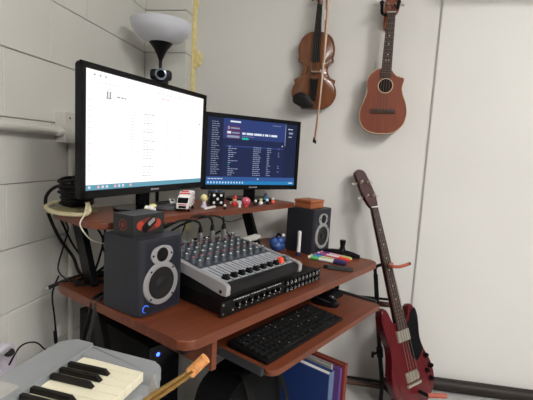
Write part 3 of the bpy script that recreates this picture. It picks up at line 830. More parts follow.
# little bead figures
def critter(label, u, n, body, head, s=1.0, hat=None):
    t = thing('figurine', label, 'figurine', at_shelf(u, n), DROT+random.uniform(-.3, .3), 'tiny figurines along the monitor shelf')
    w = MB(M[body]); w.lathe([(0, 0), (.009*s, 0), (.0105*s, .004*s), (.009*s, .012*s), (.005*s, .017*s), (0, .018*s)], 0, None, 14)
    for a in (-1, 1): w.ball((a*.009*s, -.002*s, .009*s), (.003*s, .003*s, .005*s), 0, None, 8)
    w.build('body', t)
    w = MB(M[head]); w.ball((0, 0, .0225*s), (.0085*s, .008*s, .008*s), 0, None, 14); w.build('head', t)
    if hat:
        w = MB(M[hat]); w.lathe([(.0092*s, .026*s), (.0088*s, .029*s), (.005*s, .036*s), (0, .042*s)], 0, None, 14); w.build('hat', t)
    return t
critter('tiny black and white figurine lying low at the shelf edge', .463, .352, 'black', 'white', .62)
critter('red figurine with cream face and pointed hat, right of the die', .572, .405, 'red', 'pale_yellow', 1.05, 'red')
critter('tiny white figurine in front of the red one', .553, .36, 'white', 'white', .6)
critter('black and white figurine just right of the pink ball', .66, .372, 'black', 'white', .75)
critter('cream figurine second right of the pink ball', .70, .377, 'white', 'pale_yellow', .8)
critter('white figurine with black body, middle of the small row', .735, .37, 'black', 'white', .72)
critter('peach figurine at the right end of the shelf row', .785, .38, 'orange_red', 'white', .78)
critter('teal blue figurine with dark hat, tallest at row end', .785, .42, 'cyan', 'teal', 1.05, 'navycap')
pb = thing('round_ornament', 'round pink glass ornament on the shelf under small monitor', 'ornament', at_shelf(.605, .375), DROT)
w = MB(M['pink_glass']); w.ball((0, 0, .0185), (.0185, .0175, .0175), 0, None, 24); w.build('ball', pb)
w = MB(M['red']); w.lathe([(0, 0), (.013, 0), (.011, .004), (.007, .005), (0, .005)], 0, None, 16); w.build('foot', pb)
w = MB(M['white']); w.box((0, 0, .005), (.06, .035, .01), 0, .002)
tag(w.build('note_pad', None, at_shelf(.625, .44), DROT+.1), 'small white note pad under the smaller monitor', 'note pad')

# power brick bundle and flat pad at shelf left
pdm = MB(M['khaki']); pdm.pillow(rrect(-.06, -.05, .06, .05, .012), 0, .012, .006, 0, 0)
tag(pdm.build('folded_pad', None, dk(.0, .545, ZS), DROT+.2), 'folded khaki pad on left end of the monitor shelf', 'pad')
br = thing('power_adapter', 'black power adapter wrapped in coiled cable behind large monitor', 'power adapter', dk(.015, .55, ZS+.018), DROT+.15)
br.scale = (1.1, 1.1, 1.2)
w = MB(M['black']); w.box((0, 0, .03), (.07, .05, .06), 0, .006); w.build('brick', br)
w = MB(M['cable'])
for k in range(6):
    h = .012+k*.011; e = .004*math.sin(k*2.1)
    w.tube([(.046*math.cos(a)+e, .034*math.sin(a), h+.004*math.sin(a*2+k)) for a in [i*2*PI/10 for i in range(10)]], .0042, 0, 6, 3, closed=True)
w.tube([(-.03, -.02, .06), (-.01, -.01, .078), (.02, .0, .07), (.035, .01, .05)], .004, 0, 6, 6); w.build('coiled_cord', br)
# ------------------------------------------------------------------ cables at the left end of the desk
XW = .10
cable('thick black cable looping off the left end of the shelf', [dk(.03, .60, ZS+.03), (.11, -.80, 1.03), (.085, -.835, .985), (.10, -.80, .87), (.115, -.74, .78), dk(.06, .60, ZD+.005), dk(.13, .56, ZD+.005)], .0055)
cable('black cable slanting from shelf end down to desk back', [dk(-.04, .62, ZS-.0), (.105, -.80, .93), (.11, -.74, .83), (.12, -.69, .76), dk(.1, .62, ZD+.004), dk(.16, .58, ZD+.004)], .0035)
cable('thin black cord hanging from shelf onto desk rear corner', [dk(.0, .62, ZS-.02), (.10, -.745, .88), (.10, -.77, .82), (.11, -.81, .755), dk(.005, .59, ZD+.003)], .0025)
t = thing('audio_plug', 'black straight plug jutting off the rear left desk corner', 'plug', dk(.01, .585, ZD+.008), 0)
w = MB(M['black']); w.cyl((0, 0, 0), (-.045, -.04, -.022), .0065, .0065, 0, 12); w.cyl((.012, .012, .004), (0, 0, 0), .004, .0055, 0, 10); w.build('plug_body', t)
w = MB(M['steel']); w.cyl((-.045, -.04, -.022), (-.05, -.0445, -.0245), .003, .003, 0, 8); w.build('plug_tip', t)
t = thing('cable', 'thin cord with white tag hanging down the block wall', 'cable', (.105, -.81, .3))
w = MB(M['cable']); w.tube([(.0, .01, .43), (-.012, -.006, .37), (-.008, 0, .28), (-.004, 0, .2), (-.01, 0, .1), (.0, .02, 0), (.03, .05, -.12), (.05, .1, -.27)], .0028, 0, 8, 6); w.cyl((-.007, 0, .24), (-.004, 0, .2), .006, .006, 0, 10); w.cyl((-.006, 0, .16), (-.008, 0, .12), .007, .005, 0, 10); w.build('cord', t)
w = MB(M['white']); w.box((.008, .0, .245), (.002, .014, .04), 0, 0); w.build('tag', t)
cable('black lead drooping between the slanted desk leg and speaker', [dk(.06, .56, ZS-.022), dk(.075, .55, .91), dk(.102, .55, .859), dk(.09, .55, .80), dk(.062, .53, ZD+.012), dk(.09, .48, ZD+.005)], .0035)
cable('black lead crossing behind the left speaker toward the desk leg', [dk(.10, .56, ZS-.022), dk(.11, .55, .90), dk(.095, .54, .84), dk(.12, .54, .79), dk(.10, .55, ZD+.03), dk(.03, .56, ZD+.006), dk(.0, .52, ZD+.005)], .0035)
cable('white thin cable drooping from shelf to behind left speaker', [dk(-.02, .42, 1.005), dk(-.028, .42, .972), dk(-.05, .40, .95), dk(-.03, .40, .915), dk(.0, .41, .893), dk(.05, .42, .875)], .0022, 'cable_white')
cable('grey thick lead draped over the left desk edge', [dk(.06, .44, ZD+.006), dk(.03, .39, ZD+.006), dk(-.012, .37, ZD+.002), dk(-.022, .375, ZD-.05), dk(-.03, .4, ZD-.16), dk(-.02, .42, ZD-.35)], .0055, 'cable_grey')
cable('black thick lead draped over the left desk edge beside the grey one', [dk(.06, .455, ZD+.006), dk(.03, .41, ZD+.006), dk(-.012, .392, ZD+.002), dk(-.022, .40, ZD-.05), dk(-.03, .425, ZD-.16), dk(-.02, .44, ZD-.35)], .0055)
cable('coiled black lead resting on the desk behind left speaker', [dk(.06+.05*math.cos(a)*(1+.05*i), .52+.045*math.sin(a), ZD+.004+.0016*i) for i, a in enumerate([k*2*PI/8 for k in range(14)])], .0035)
cable('cream flat strap looping out past left end of the shelf', [dk(-.012, .435, ZS+.045), dk(-.008, .43, ZS+.02), dk(-.02, .44, ZS+.009), dk(-.042, .475, ZS+.007), dk(-.060, .53, ZS+.007), dk(-.055, .60, ZS+.012), dk(-.02, .63, ZS+.02), dk(.03, .60, ZS+.03)], .0065, 'cream', 'strap', 'strap', flat=1.0)
cable('black cord curling under the large monitor', [dk(.10, .42, ZS+.004), dk(.12, .385, ZS+.004), dk(.16, .40, ZS+.004), dk(.19, .45, ZS+.03), dk(.2, .48, ZS+.004)], .003)
cable('thin dark cord on the wall between mixer and right speaker', [dk(.72, .6, ZS-.03), dk(.73, .62, ZD+.14), dk(.78, .63, ZD+.11), dk(.87, .6, ZD+.13)], .0018)
cable('black lead lying across the back of the mixer', [dk(.30, .335, mix_top+.095), dk(.36, .31, mix_top+.104), dk(.44, .335, mix_top+.108), dk(.5, .34, mix_top+.06), dk(.56, .38, ZD+.01), dk(.64, .4, ZD+.005)], .0038)
for k, (du, lab) in enumerate(((.20, 'dark cord hanging straight from shelf behind the left speaker'), (.40, 'dark slanting cord below the shelf behind mixer knobs'), (.52, 'dark cord hanging below the shelf under the die'))):
    cable(lab, [dk(du, .60, ZS-.022), dk(du-.01*k, .612, ZS-.1), dk(du-.03*k, .60, ZD+.06), dk(du-.04*k, .58, ZD+.004)], .004 if k == 1 else .0025)
cable('dark cable arching up behind the white cloth bag', [(.2, -1.12, .60), (.2, -1.083, .631), (.2, -1.036, .622), (.2, -1.001, .591), (.2, -.97, .53), (.2, -.95, .3), (.22, -.95, .035)], .0022, 'cable')

# ------------------------------------------------------------------ things under the desk
tw = thing('computer_tower', 'black computer tower with blue power light under the desk', 'computer', dk(.085, .275, FLOOR), DROT)
w = MB(M['tower']); w.box((.06, .2, .29), (.118, .4, .56), 0, .005)
for a in (.02, .10):
    for b in (.03, .37): w.cyl((a, b, 0), (a, b, .011), .015, None, 0, 10)
w.build('case', tw)
w = MB(M['black_gloss']); w.box((.06, -.004, .29), (.112, .012, .55), 0, .004); fpn = w.build('front_panel', tw)
w = MB(M['blue_led_big']); w.cyl((.034, -.0085, .536), (.034, -.0115, .536), .006, None, 0, 14); w.build('power_light', fpn)
bp = thing('backpack', 'black nylon backpack slumped under the keyboard tray', 'backpack', dk(.40, .17, FLOOR), DROT+.1)
bp.scale = (1.15, 1.1, 1.12)
w = MB(M['pack']); w.pillow(spline([(-.15, 0), (.15, 0), (.16, .1), (.145, .3), (.09, .38), (-.09, .38), (-.15, .3), (-.165, .1)], 5), -.06, .05, .04, 0, 0, FRONT, both=True); w.build('main_body', bp)
w = MB(M['pack']); w.pillow(spline([(-.11, .03), (.11, .03), (.12, .1), (.1, .19), (-.1, .19), (-.12, .1)], 5), .08, .1, .03, 0, 0, FRONT); w.build('front_pocket', bp)
for a in (-1, 1):
    w = MB(M['black_soft']); w.tube([(a*.06, .02, .37), (a*.065, -.05, .40), (a*.08, -.10, .32), (a*.1, -.12, .2), (a*.12, -.10, .1)], .012, 0, 8, 6, flat=.35); w.build('shoulder_strap', bp)
w = MB(M['olive']); w.pillow(spline([(-.09, -.05), (.0, -.07), (.1, -.05), (.11, .04), (.02, .07), (-.1, .05)], 5), 0, .03, .03, 0, 0)
tag(w.build('folded_jacket', None, dk(.30, -.03, FLOOR), DROT), 'dark olive folded garment on floor before the backpack', 'garment')

def folder(name, label, u0, u1, body, spine, h, n0=0.0, n1=.25, cat='folder', page=True):
    t = thing(name, label, cat, dk(u0, n0, FLOOR), DROT, 'folders standing under the keyboard tray')
    wd = u1-u0; dp = n1-n0; th = min(.004, wd*.25)
    w = MB(M[body])
    for x in (th/2, wd-th/2): w.box((x, dp/2, h/2), (th, dp, h), 0, .0008)
    w.build('cover', t)
    w = MB(M[spine]); w.box((wd/2, .002, h/2), (wd-2*th, .004, h), 0, .0008); w.build('spine', t)
    if page:
        w = MB(M['paper']); w.box((wd/2, dp/2+.004, h/2-.004), (max(wd-2*th-.002, .002), dp-.012, h-.012), 0); w.build('pages', t)
folder('ring_binder', 'navy blue ring binder with slate spine, nearest in the row', .70, .742, 'navy', 'spine', .335)
folder('document_folder', 'pale grey folder with white papers beside the navy binder', .745, .765, 'greytab', 'greytab', .345, .02)
folder('document_folder', 'purple folder standing between grey and maroon folders', .768, .785, 'purple', 'purple', .335, -.01)
folder('document_folder', 'maroon brown folder at far right of the folder row', .788, .812, 'maroon', 'maroon', .345, -.02)

# ------------------------------------------------------------------ piano keyboard at lower left
PR = -.1
pf = Vector((.377, -1.16, 0)); PZ = .72
pk_ = thing('piano_keyboard', 'grey piano keyboard with ivory white keys on its stand', 'piano keyboard', (pf.x, pf.y, PZ-.07), PR)
PL = .84; PD = .280; PE = -.014
w = MB(M['piano_grey'], M['piano_dark'])
# lower tray
sk = lambda o_: [(x, y-.020*(x/PD) if y > -.12 else y) for x, y in o_]
w.prism(sk(rrect(.016, -PL, PD, .004, (.03, .03, .03, .03), 6)), 0, .035, 0, None, .006)
# rear control deck
w.prism(sk(rrect(.016, -PL, .092, .004, (.03, .004, .004, .026), 6)), .03, .07, 0, None, .006)
# end cheeks
w.prism(sk(rrect(.08, -.040, PD, .004, (.002, .004, .026, .002), 6)), .03, .064, 0, None, .006)
w.prism(rrect(.08, -PL, PD, -PL+.10, (.002, .040, .004, .002), 6), .03, .064, 0, None, .006)
w.hull([(x, y, z) for y in (-PL+.1, -.046) for x, z in ((.078, .03), (.078, .069), (.098, .052), (.098, .03))], 1)
w.box((.272, -PL/2-.02, .038), (.012, PL-.16, .012), 0, .003)
w.build('case', pk_)
w = MB(M['piano_dark'], M['cloth_grey']); w.prism(rrect(.026, -.36, .078, -.19, .006), .069, .0715, 1, None, .0006); w.box((.048, -.24, .0718), (.012, .02, .001), 0)
for i in range(4): w.box((.045, -.44-i*.03, .073), (.012, .018, .006), 0, .001)
w.build('control_panel', pk_)
KWd = .0236; nW = 29; pat = ['C', 'D', 'E', 'F', 'G', 'A', 'B']
wproto = MB(M['ivory']); wproto.box((.176, -KWd/2, .052), (.152, KWd-.0012, .02), 0, .0012)
wk = wproto.build('white_key', pk_); wk.location = (0, -.048, 0)
for i in range(1, nW):
    c = wk.copy(); COL.objects.link(c); c.parent = pk_; c.location = (0, -.048-i*KWd, 0)
bproto = MB(M['blackkey']); bproto.hull([(x, y, z) for y, z, xs in ((-.0055, .0625, (.100, .196)), (.0055, .0625, (.100, .196)), (-.0045, .073, (.100, .186)), (.0045, .073, (.100, .186))) for x in xs], 0, .0012)
bk = None
for i in range(nW-1):
    # index from the right: 0=C,1=B,2=A...
    note = ['C', 'B', 'A', 'G', 'F', 'E', 'D'][i % 7]
    if i == 0 or note in ('B', 'E'): continue
    yb = -.044-i*KWd     # boundary on the right side of this white key
    if bk is None: bk = bproto.build('black_key', pk_); c = bk
    else: c = bk.copy(); COL.objects.link(c); c.parent = pk_
    c.location = (0, yb, 0)
ks = thing('keyboard_stand', 'black X-shaped stand holding up the grey piano keyboard', 'stand', (pf.x+.145, pf.y-.42, FLOOR), PR)
hh = PZ-.07-FLOOR
for sx in (-1, 1):
    w = MB(M['black_metal']); w.cyl((0, -.3*sx, .015), (0, .3*sx, hh-.02), .013, None, 0, 12, T(sx*.015, 0, 0)); w.build('cross_bar', ks)
for sy in (-1, 1):
    w = MB(M['black_metal']); w.cyl((-.11, sy*.3, hh-.012), (.11, sy*.3, hh-.012), .012, None, 0, 12); w.build('support_arm', ks)
    w = MB(M['black_metal']); w.cyl((-.16, sy*.3, .013), (.16, sy*.3, .013), .013, None, 0, 12); w.build('foot', ks)

# white cloth bag by the block wall
bg = thing('cloth_bag', 'white lavender cloth bag with dark eyelets beside block wall', 'bag', (.13, -1.175, FLOOR), .1)
w = MB(M['bag'])
w.pillow(spline([(-.13, 0), (.12, 0), (.13, .2), (.12, .42), (.085, .53), (.02, .58), (-.07, .60), (-.13, .5), (-.14, .2)], 6), -.05, .05, .035, 0, 0, RZ(PI/2+.15) @ FRONT, both=True)
w.build('bag_body', bg)
w = MB(M['bag']); 
w.tube([(.02, -.1, .52), (.06, -.06, .60), (.075, .0, .635), (.06, .06, .60), (.03, .1, .50)], .022, 0, 10, 6, flat=.7); w.build('fold', bg)
for p in ((.075, -.03, .625), (.085, .035, .617)):
    w = MB(M['dark_hole']); w.ball(p, (.014, .012, .010), 0, None, 12); w.build('eyelet', bg)

# saxophone at bottom centre
sx_ = thing('saxophone', 'brass saxophone with a cork-tipped neck standing before the desk', 'saxophone', (.715, -1.50, FLOOR))
o = Vector((.715, -1.50, FLOOR))
def q(x, y, z): return Vector((x, y, z))-o
neck = [q(.797, -1.461, .859), q(.771, -1.467, .8385), q(.744, -1.474, .818), q(.727, -1.48, .798), q(.717, -1.487, .770), q(.715, -1.492, .74)]
w = MB(M['gold']); w.tube(neck, [.0058, .0064, .0074, .0088, .0105, .0125], 0, 16, 6); w.lathe([(.0125, -.004), (.016, -.004), (.016, .018), (.0125, .018)], 0, T(*q(.715, -1.492, .735)), 20); w.build('neck', sx_)
w = MB(M['cork']); w.tube([q(.817, -1.455, .881), q(.797, -1.461, .859)], [.0078, .0082], 0, 16, 1); w.build('cork', sx_)
w = MB(M['gold_dark'])
off = Vector((.012, -.012, -.006))
w.tube([neck[0]+Vector((.006, -.009, .008)), neck[1]+Vector((.006, -.011, .008)), neck[2]+Vector((.004, -.016, .006)), neck[3]+Vector((.004, -.022, .0))], .0022, 0, 8, 6)
w.build('octave_key', sx_)
w = MB(M['cloth_grey']); lf = neck[2]+Vector((-.002, .012, .004))
w.hull([lf+Vector(v) for v in ((0, 0, .026), (.003, 0, .026), (-.010, .004, .0), (.010, -.002, .0), (-.010, .006, .0), (.010, .0, .0), (-.004, .004, -.014), (.006, .0, -.014))], 0, .0008); w.build('thumb_plate', sx_)
w = MB(M['gold'])
body = [q(.715, -1.492, .735), q(.715, -1.497, .55), q(.715, -1.5, .35), q(.718, -1.5, .24), q(.745, -1.5, .165), q(.79, -1.5, .165), q(.815, -1.5, .24), q(.822, -1.5, .34), q(.835, -1.5, .45), q(.85, -1.5, .50)]
w.tube(body, [.0125, .017, .022, .026, .030, .034, .038, .043, .055, .078], 0, 20, 6); w.build('body_tube', sx_)
for i in range(9):
    w = MB(M['gold_dark']); zz_ = .66-i*.045; rr = .008+i*.0012
    w.cyl((0, -.014-i*.0012, zz_-FLOOR), (0, -.022-i*.0012, zz_-FLOOR), rr, rr, 0, 14); w.build('key_cup', sx_)
w = MB(M['gold_dark']); w.cyl((.018, -.012, .66-FLOOR), (.026, -.018, .24-FLOOR), .003, None, 0, 8); w.cyl((-.016, -.012, .66-FLOOR), (-.024, -.018, .24-FLOOR), .003, None, 0, 8); w.build('key_rod', sx_)
ss = thing('saxophone_stand', 'black tripod stand cradling the brass saxophone', 'stand', (.77, -1.50, FLOOR))
for k in range(3):
    a = k*2*PI/3+.5; w = MB(M['black_metal']); w.tube([(0, 0, .09), (.1*math.cos(a), .1*math.sin(a), .05), (.17*math.cos(a), .17*math.sin(a), .007)], .007, 0, 8, 4); w.build('leg', ss)
w = MB(M['black_metal']); w.cyl((0, 0, .06), (0, 0, .112), .012, None, 0, 12); w.tube([(-.03, -.02, .118), (0, 0, .106), (.03, .02, .118)], .008, 0, 8, 4); w.build('cradle', ss)

# ------------------------------------------------------------------ violin
VW = .94   # scale
vl = thing('violin', 'brown violin with black chin rest hanging on the white wall', 'violin', (.859, YB, 1.404))
def ospl(P, k=5):
    P = [Vector(p) for p in P]; n = len(P); o_ = []
    for i in range(n-1):
        a, b, c, d = P[max(i-1, 0)], P[i], P[i+1], P[min(i+2, n-1)]
        for j in range(k):
            u = j/k; q_ = .5*((2*b)+(-a+c)*u+(2*a-5*b+4*c-d)*u*u+(-a+3*b-3*c+d)*u**3); o_.append((q_.x, q_.y))
    return o_+[tuple(P[-1])]
rt = ospl([(0, 0), (.045, .003), (.082, .022), (.103, .06), (.101, .096), (.091, .118), (.096, .131)])
rt += ospl([(.0945, .1365), (.080, .140), (.064, .158), (.057, .183), (.059, .203), (.070, .217), (.081, .2215)])
rt += ospl([(.083, .2265), (.079, .238), (.0835, .262), (.083, .290), (.068, .328), (.038, .351), (.0, .357)])
out = rt+[(-x, y) for x, y in rt[-2:0:-1]]
FV = T(0, -.026, 0) @ FRONT       # back of the body 2.6 cm off the wall
w = MB(M['violin'], M['violin_side'], M['ebony'])
w.pillow(out, .0, .032, .015, 0, 1, FV, 8, both=True)
big = [(x*1.035, (y-.18)*1.018+.18) for x, y in out]
w.prism(big, .0305, .034, 0, FV, .001); w.prism(big, -.002, .001, 0, FV, .001)
w.build('body', vl)
w = MB(M['hole'])
for s_ in (-1, 1):
    w.tube([(s_*.028, -.0262-.0455, .192), (s_*.034, -.0262-.0455, .186), (s_*.040, -.0262-.0435, .165), (s_*.047, -.026-.0412, .145), (s_*.054, -.026-.0395, .14)], [.003, .002, .0022, .002, .003], 0, 8, 6, flat=.6)
w.build('sound_hole', vl)
w = MB(M['violin_side']); w.hull([(a*.013, -.04+b, z) for a in (-1, 1) for b, z in ((-.012, .352), (.012, .352), (-.010, .485), (.006, .485))], 0, .003)
w.tube([(0, -.044, .48), (0, -.044, .53), (0, -.036, .565), (0, -.028, .56), (0, -.034, .548)], [.014, .012, .009, .008, .005], 0, 12, 6); w.build('neck', vl)
w = MB(M['ebony']); w.hull([(a*wd, y, z) for a in (-1, 1) for wd, y, z in ((.021, -.088, .215), (.021, -.083, .215), (.012, -.060, .486), (.012, -.052, .486))], 0, .001); w.build('fingerboard', vl)
w = MB(M['binding']); w.hull([(a*.020, y, z) for a in (-1, 1) for y in (-.0745, -.071) for z in (.166,)]+[(a*.017, y, .1665) for a in (-1, 1) for y in (-.1, -.098)]+[(a*.020, y, .1695) for a in (-1, 1) for y in (-.0745, -.071)]+[(a*.017, -.099, .169) for a in (-1, 1)], 0); w.build('bridge', vl)
w = MB(M['ebony']); w.hull([(a*wd, y, z) for a in (-1, 1) for wd, y, z in ((.021, -.086, .135), (.021, -.078, .135), (.012, -.080, .03), (.012, -.073, .03))], 0, .002); w.build('tailpiece', vl)
w = MB(M['ebony']); w.pillow(spline([(-.092, .018), (-.05, .0), (-.005, -.004), (.005, .014), (-.02, .05), (-.06, .068), (-.095, .05)], 5), .062, .07, .004, 0, 0, FV); w.box((-.03, -.058, -.003), (.05, .05, .006), 0, .002); w.build('chin_rest', vl)
w = MB(M['string'])
for a in (-1.5, -.5, .5, 1.5): w.tube([(a*.0045, -.088, .13), (a*.011, -.1005, .168), (a*.005, -.062, .49)], .0006, 0, 5, 1)
w.build('strings', vl)
for s_, z in ((-1, .515), (1, .525), (-1, .545), (1, .55)):
    w = MB(M['ebony']); w.cyl((s_*.008, -.042, z), (s_*.03, -.042, z), .003, .004, 0, 8); w.ball((s_*.036, -.042, z), (.009, .004, .009), 0, None, 10); w.build('tuning_peg', vl)
vh = thing('wall_hanger', 'small black hook holding the violin by its scroll', 'wall hook', (.852, YB, 1.98))
w = MB(M['black']); w.box((0, -.006, -.02), (.03, .012, .07), 0, .003); w.build('plate', vh)
w = MB(M['black']); w.tube([(-.02, -.012, -.05), (-.022, -.055, -.052), (-.022, -.075, -.045)], .004, 0, 8, 4); w.tube([(.02, -.012, -.05), (.022, -.055, -.052), (.022, -.075, -.045)], .004, 0, 8, 4); w.tube([(-.02, -.012, -.05), (.02, -.012, -.05)], .004, 0, 8, 1); w.build('prongs', vh)
bw = thing('violin_bow', 'slender wooden bow hanging in front of the violin', 'violin bow', (.895, YB-.125, 1.24))
w = MB(M['bow']); w.tube([(-.014, 0, .0), (-.006, 0, .12), (.003, .0, .3), (.002, .0, .5), (-.004, 0, .74)], [.0036, .004, .0046, .005, .0052], 0, 10, 6); w.build('stick', bw)
w = MB(M['ebony']); w.hull([(-.022, -.004, -.003), (-.022, .004, -.003), (-.004, -.004, .004), (-.004, .004, .004), (-.019, -.004, .022), (-.019, .004, .022), (-.004, 0, -.012)], 0, .001); w.build('tip', bw)
w = MB(M['hair']); w.hull([(x, y, z) for x, z in ((-.006, .006), (.008, .66)) for y in (-.0045, .0045)]+[(x+k, y, z) for x, z, k in ((-.006, .006, .003), (.008, .66, .010)) for y in (-.0045, .0045)], 0); w.build('hair', bw)
w = MB(M['ebony']); w.box((.006, 0, .68), (.02, .011, .05), 0, .002); w.build('frog', bw)
w = MB(M['white']); w.cyl((-.003, 0, .555), (-.0035, 0, .60), .0046, .0046, 0, 10); w.build('grip', bw)

# ------------------------------------------------------------------ ukulele
uk = thing('ukulele', 'mahogany cutaway ukulele hanging by its headstock on white wall', 'ukulele', (1.195, YB-.022, 1.293), R(-5))
uo = spline([(0, 0), (.055, .006), (.098, .04), (.112, .09), (.104, .135), (.088, .17), (.080, .198), (.081, .215), (.086, .236), (.082, .247), (.062, .250), (.040, .262), (.022, .283), (0, .288), (-.03, .286), (-.062, .272), (-.083, .242), (-.086, .21), (-.083, .18), (-.094, .145), (-.109, .10), (-.106, .055), (-.083, .02), (-.045, .003)], 4)
uo = [(x*.97, y*1.055) for x, y in uo]
w = MB(M['uke'], M['uke_side'], M['binding'])
FU = FRONT
w.prism(uo, .0, .066, 1, FU, .002)
w.prism([(x*1.004, y*1.0+.000) for x, y in uo], .062, .067, 2, FU, .001)
w.prism([(x*.972, (y-.152)*.977+.152) for x, y in uo], .064, .0684, 0, FU, .0008)
w.build('body', uk)
w = MB(M['hole'], M['binding']); w.prism(ell(.002, .222, .031, .031, 36), .06, .0688, 0, FU); w.lathe([(.031, .0684), (.031, .0694), (.0345, .0694), (.0345, .0684)], 1, FU @ T(.002, .222, 0), 36); w.build('sound_hole', uk)
w = MB(M['rosewood']); w.box((0, -.072, .105), (.112, .008, .02), 0, .003); w.box((0, -.0775, .107), (.06, .003, .004), 0, .001); w.build('bridge', uk)
w = MB(M['uke_side']); w.hull([(a*wd, y, z) for a in (-1, 1) for wd, y, z in ((.022, -.05, .25), (.022, -.068, .25), (.0175, -.05, .55), (.0175, -.068, .55))], 0, .003); w.build('neck', uk)
w = MB(M['rosewood'], M['fret'], M['paper'])
def fbw(z): return .024-(z-.235)/.315*.0055
w.hull([(a*fbw(z), y, z) for a in (-1, 1) for z in (.258, .548) for y in (-.068, -.0745)], 0, .001)
sc = .443; zn = .548
for k in range(1, 17):
    z = zn-sc*(1-2**(-k/12.0))
    if z < .262: break
    w.box((0, -.0747, z), (2*fbw(z), .0012, .0014), 1)
    if k in (5, 7, 10, 12): 
        for dx in ((-.006, .006) if k == 12 else (0,)): w.cyl((dx, -.0744, z+.008), (dx, -.0751, z+.008), .0026, None, 2, 8)
w.build('fingerboard', uk)
w = MB(M['uke_side']); w.prism(rrect(-.031, .55, .031, .66, (.01, .01, .02, .02)), .05, .064, 0, FU, .002); w.build('headstock', uk)
w = MB(M['white']); w.box((0, -.0735, .549), (.036, .006, .004), 0); w.build('nut', uk)
w = MB(M['string'])
for a in (-1.5, -.5, .5, 1.5): w.tube([(a*.013, -.082, .106), (a*.009, -.078, .549), (a*.013, -.068, .585)], .0006, 0, 5, 1)
w.build('strings', uk)
for a in (-1, 1):
    for z in (.585, .63):
        w = MB(M['nickel']); w.cyl((a*.016, -.064, z), (a*.016, -.073, z), .0048, .004, 0, 10); w.cyl((a*.03, -.055, z), (a*.042, -.055, z), .003, None, 0, 8); w.ball((a*.048, -.055, z), (.008, .005, .007), 0, None, 10); w.build('tuning_peg', uk)
uh = thing('instrument_hanger', 'wooden wall hanger with black padded fork gripping the ukulele', 'wall hanger', (1.188, YB, 1.875), R(-5))
w = MB(M['box_wood']); w.prism(rrect(-.022, -.085, .014, .05, .01), 0, .018, 0, FRONT, .003); w.build('backplate', uh)
w = MB(M['black_soft'])
for a in (-1, 1): w.tube([(0, -.018, -.02), (a*.02, -.03, -.025), (a*.033, -.06, -.022), (a*.036, -.10, -.006), (a*.037, -.105, .004)], [.006, .006, .007, .007, .008], 0, 10, 5)
for a in (-1, 1): w.ball((a*.037, -.108, .005), .0095, 0, None, 12)
w.build('fork', uh)

# ------------------------------------------------------------------ bass guitar
bridge = Vector((1.402, -.19, .222)); nut = Vector((1.193, -.025, .943))
ay = (nut-bridge).normalized(); nz = Vector((math.sin(R(42)), -math.cos(R(42)), 0)); nz = (nz-ay*nz.dot(ay)).normalized(); ax = ay.cross(nz)
MBs = Matrix((ax, ay, nz)).transposed().to_4x4()
bs = thing('bass_guitar', 'cherry red double-cutaway bass guitar leaning on a floor stand', 'bass guitar', bridge)
bs.rotation_euler = MBs.to_euler()
bo = spline([(0, -.115), (.07, -.112), (.130, -.085), (.160, -.03), (.155, .03), (.130, .085), (.118, .14), (.130, .20), (.138, .245), (.128, .285), (.105, .302), (.083, .285), (.062, .24), (.03, .225), (-.03, .225), (-.06, .25), (-.078, .29), (-.10, .315), (-.128, .30), (-.142, .255), (-.135, .2), (-.122, .14), (-.134, .085), (-.158, .03), (-.163, -.03), (-.135, -.085), (-.07, -.112)], 4)
bo = [(x*(.93 if x > 0 else .76), y-.015*max(0, -y)/.115) for x, y in bo]
w = MB(M['bass']); w.prism(bo, -.05, -.012, 0, None, .009); w.build('body', bs)
w = MB(M['black_gloss']); w.prism(spline([(.028, .215), (.055, .225), (.085, .262), (.112, .28), (.125, .25), (.118, .2), (.105, .14), (.108, .09), (.06, .055), (.035, .075), (.03, .14)], 4), -.012, -.0095, 0, None, .0006); w.build('pickguard', bs)
w = MB(M['bass_dark']); w.hull([(a*wd, y, z) for a in (-1, 1) for wd, y, z in ((.026, .2, -.028), (.026, .2, -.008), (.018, .775, -.024), (.019, .775, -.008))], 0, .004); w.build('neck', bs)
w = MB(M['rosewood'], M['fret'], M['paper'])
def bw_(y): return .028-(y-.17)/.605*.009
w.hull([(a*bw_(y), y, z) for a in (-1, 1) for y in (.185, .772) for z in (-.009, -.003)], 0, .001)
for k in range(1, 21):
    y = .775*2**(-k/12.0)
    if y < .19: break
    w.box((0, y, -.0026), (2*bw_(y), .0018, .0014), 1)
    if k in (3, 5, 7, 9, 12, 15): w.cyl((0, y+.014, -.003), (0, y+.014, -.0026), .004, None, 2, 8)
w.build('fingerboard', bs)
w = MB(M['white']); w.box((0, .776, -.003), (.04, .005, .008), 0); w.build('nut', bs)
HS = T(0, .775, -.006) @ RX(R(-13))
w = MB(M['bass_dark']); w.prism(spline([(-.02, 0), (-.034, .035), (-.040, .08), (-.036, .15), (-.034, .188), (-.018, .202), (0, .205), (.018, .202), (.034, .188), (.036, .15), (.040, .08), (.034, .035), (.02, 0)], 3), -.016, 0, 0, HS, .002); w.build('headstock', bs)
for a, y in ((-1, .06), (-1, .135), (1, .06), (1, .135)):
    w = MB(M['nickel']); w.cyl((a*.024, y, 0), (a*.024, y, .016), .007, .005, 0, 12, HS); w.cyl((a*.03, y, -.012), (a*.054, y, -.014), .003, None, 0, 8, HS); w.hull([(a*x, y+b, -.014+c) for x, hb in ((.052, .004), (.07, .008)) for b in (-hb, hb) for c in (-.002, .002)], 0, .001, HS); w.build('tuning_peg', bs)
w = MB(M['nickel']); w.box((0, .178, -.008), (.078, .05, .014), 0, .003); w.build('pickup', bs)
w = MB(M['nickel']); w.box((0, -.0, -.008), (.078, .042, .01), 0, .003)
for i in range(4): w.box((-.028+i*.0187, .0, -.001), (.012, .026, .010), 0, .002)
w.box((0, -.034, -.006), (.09, .012, .014), 0, .003); w.build('bridge', bs)
w = MB(M['string'])
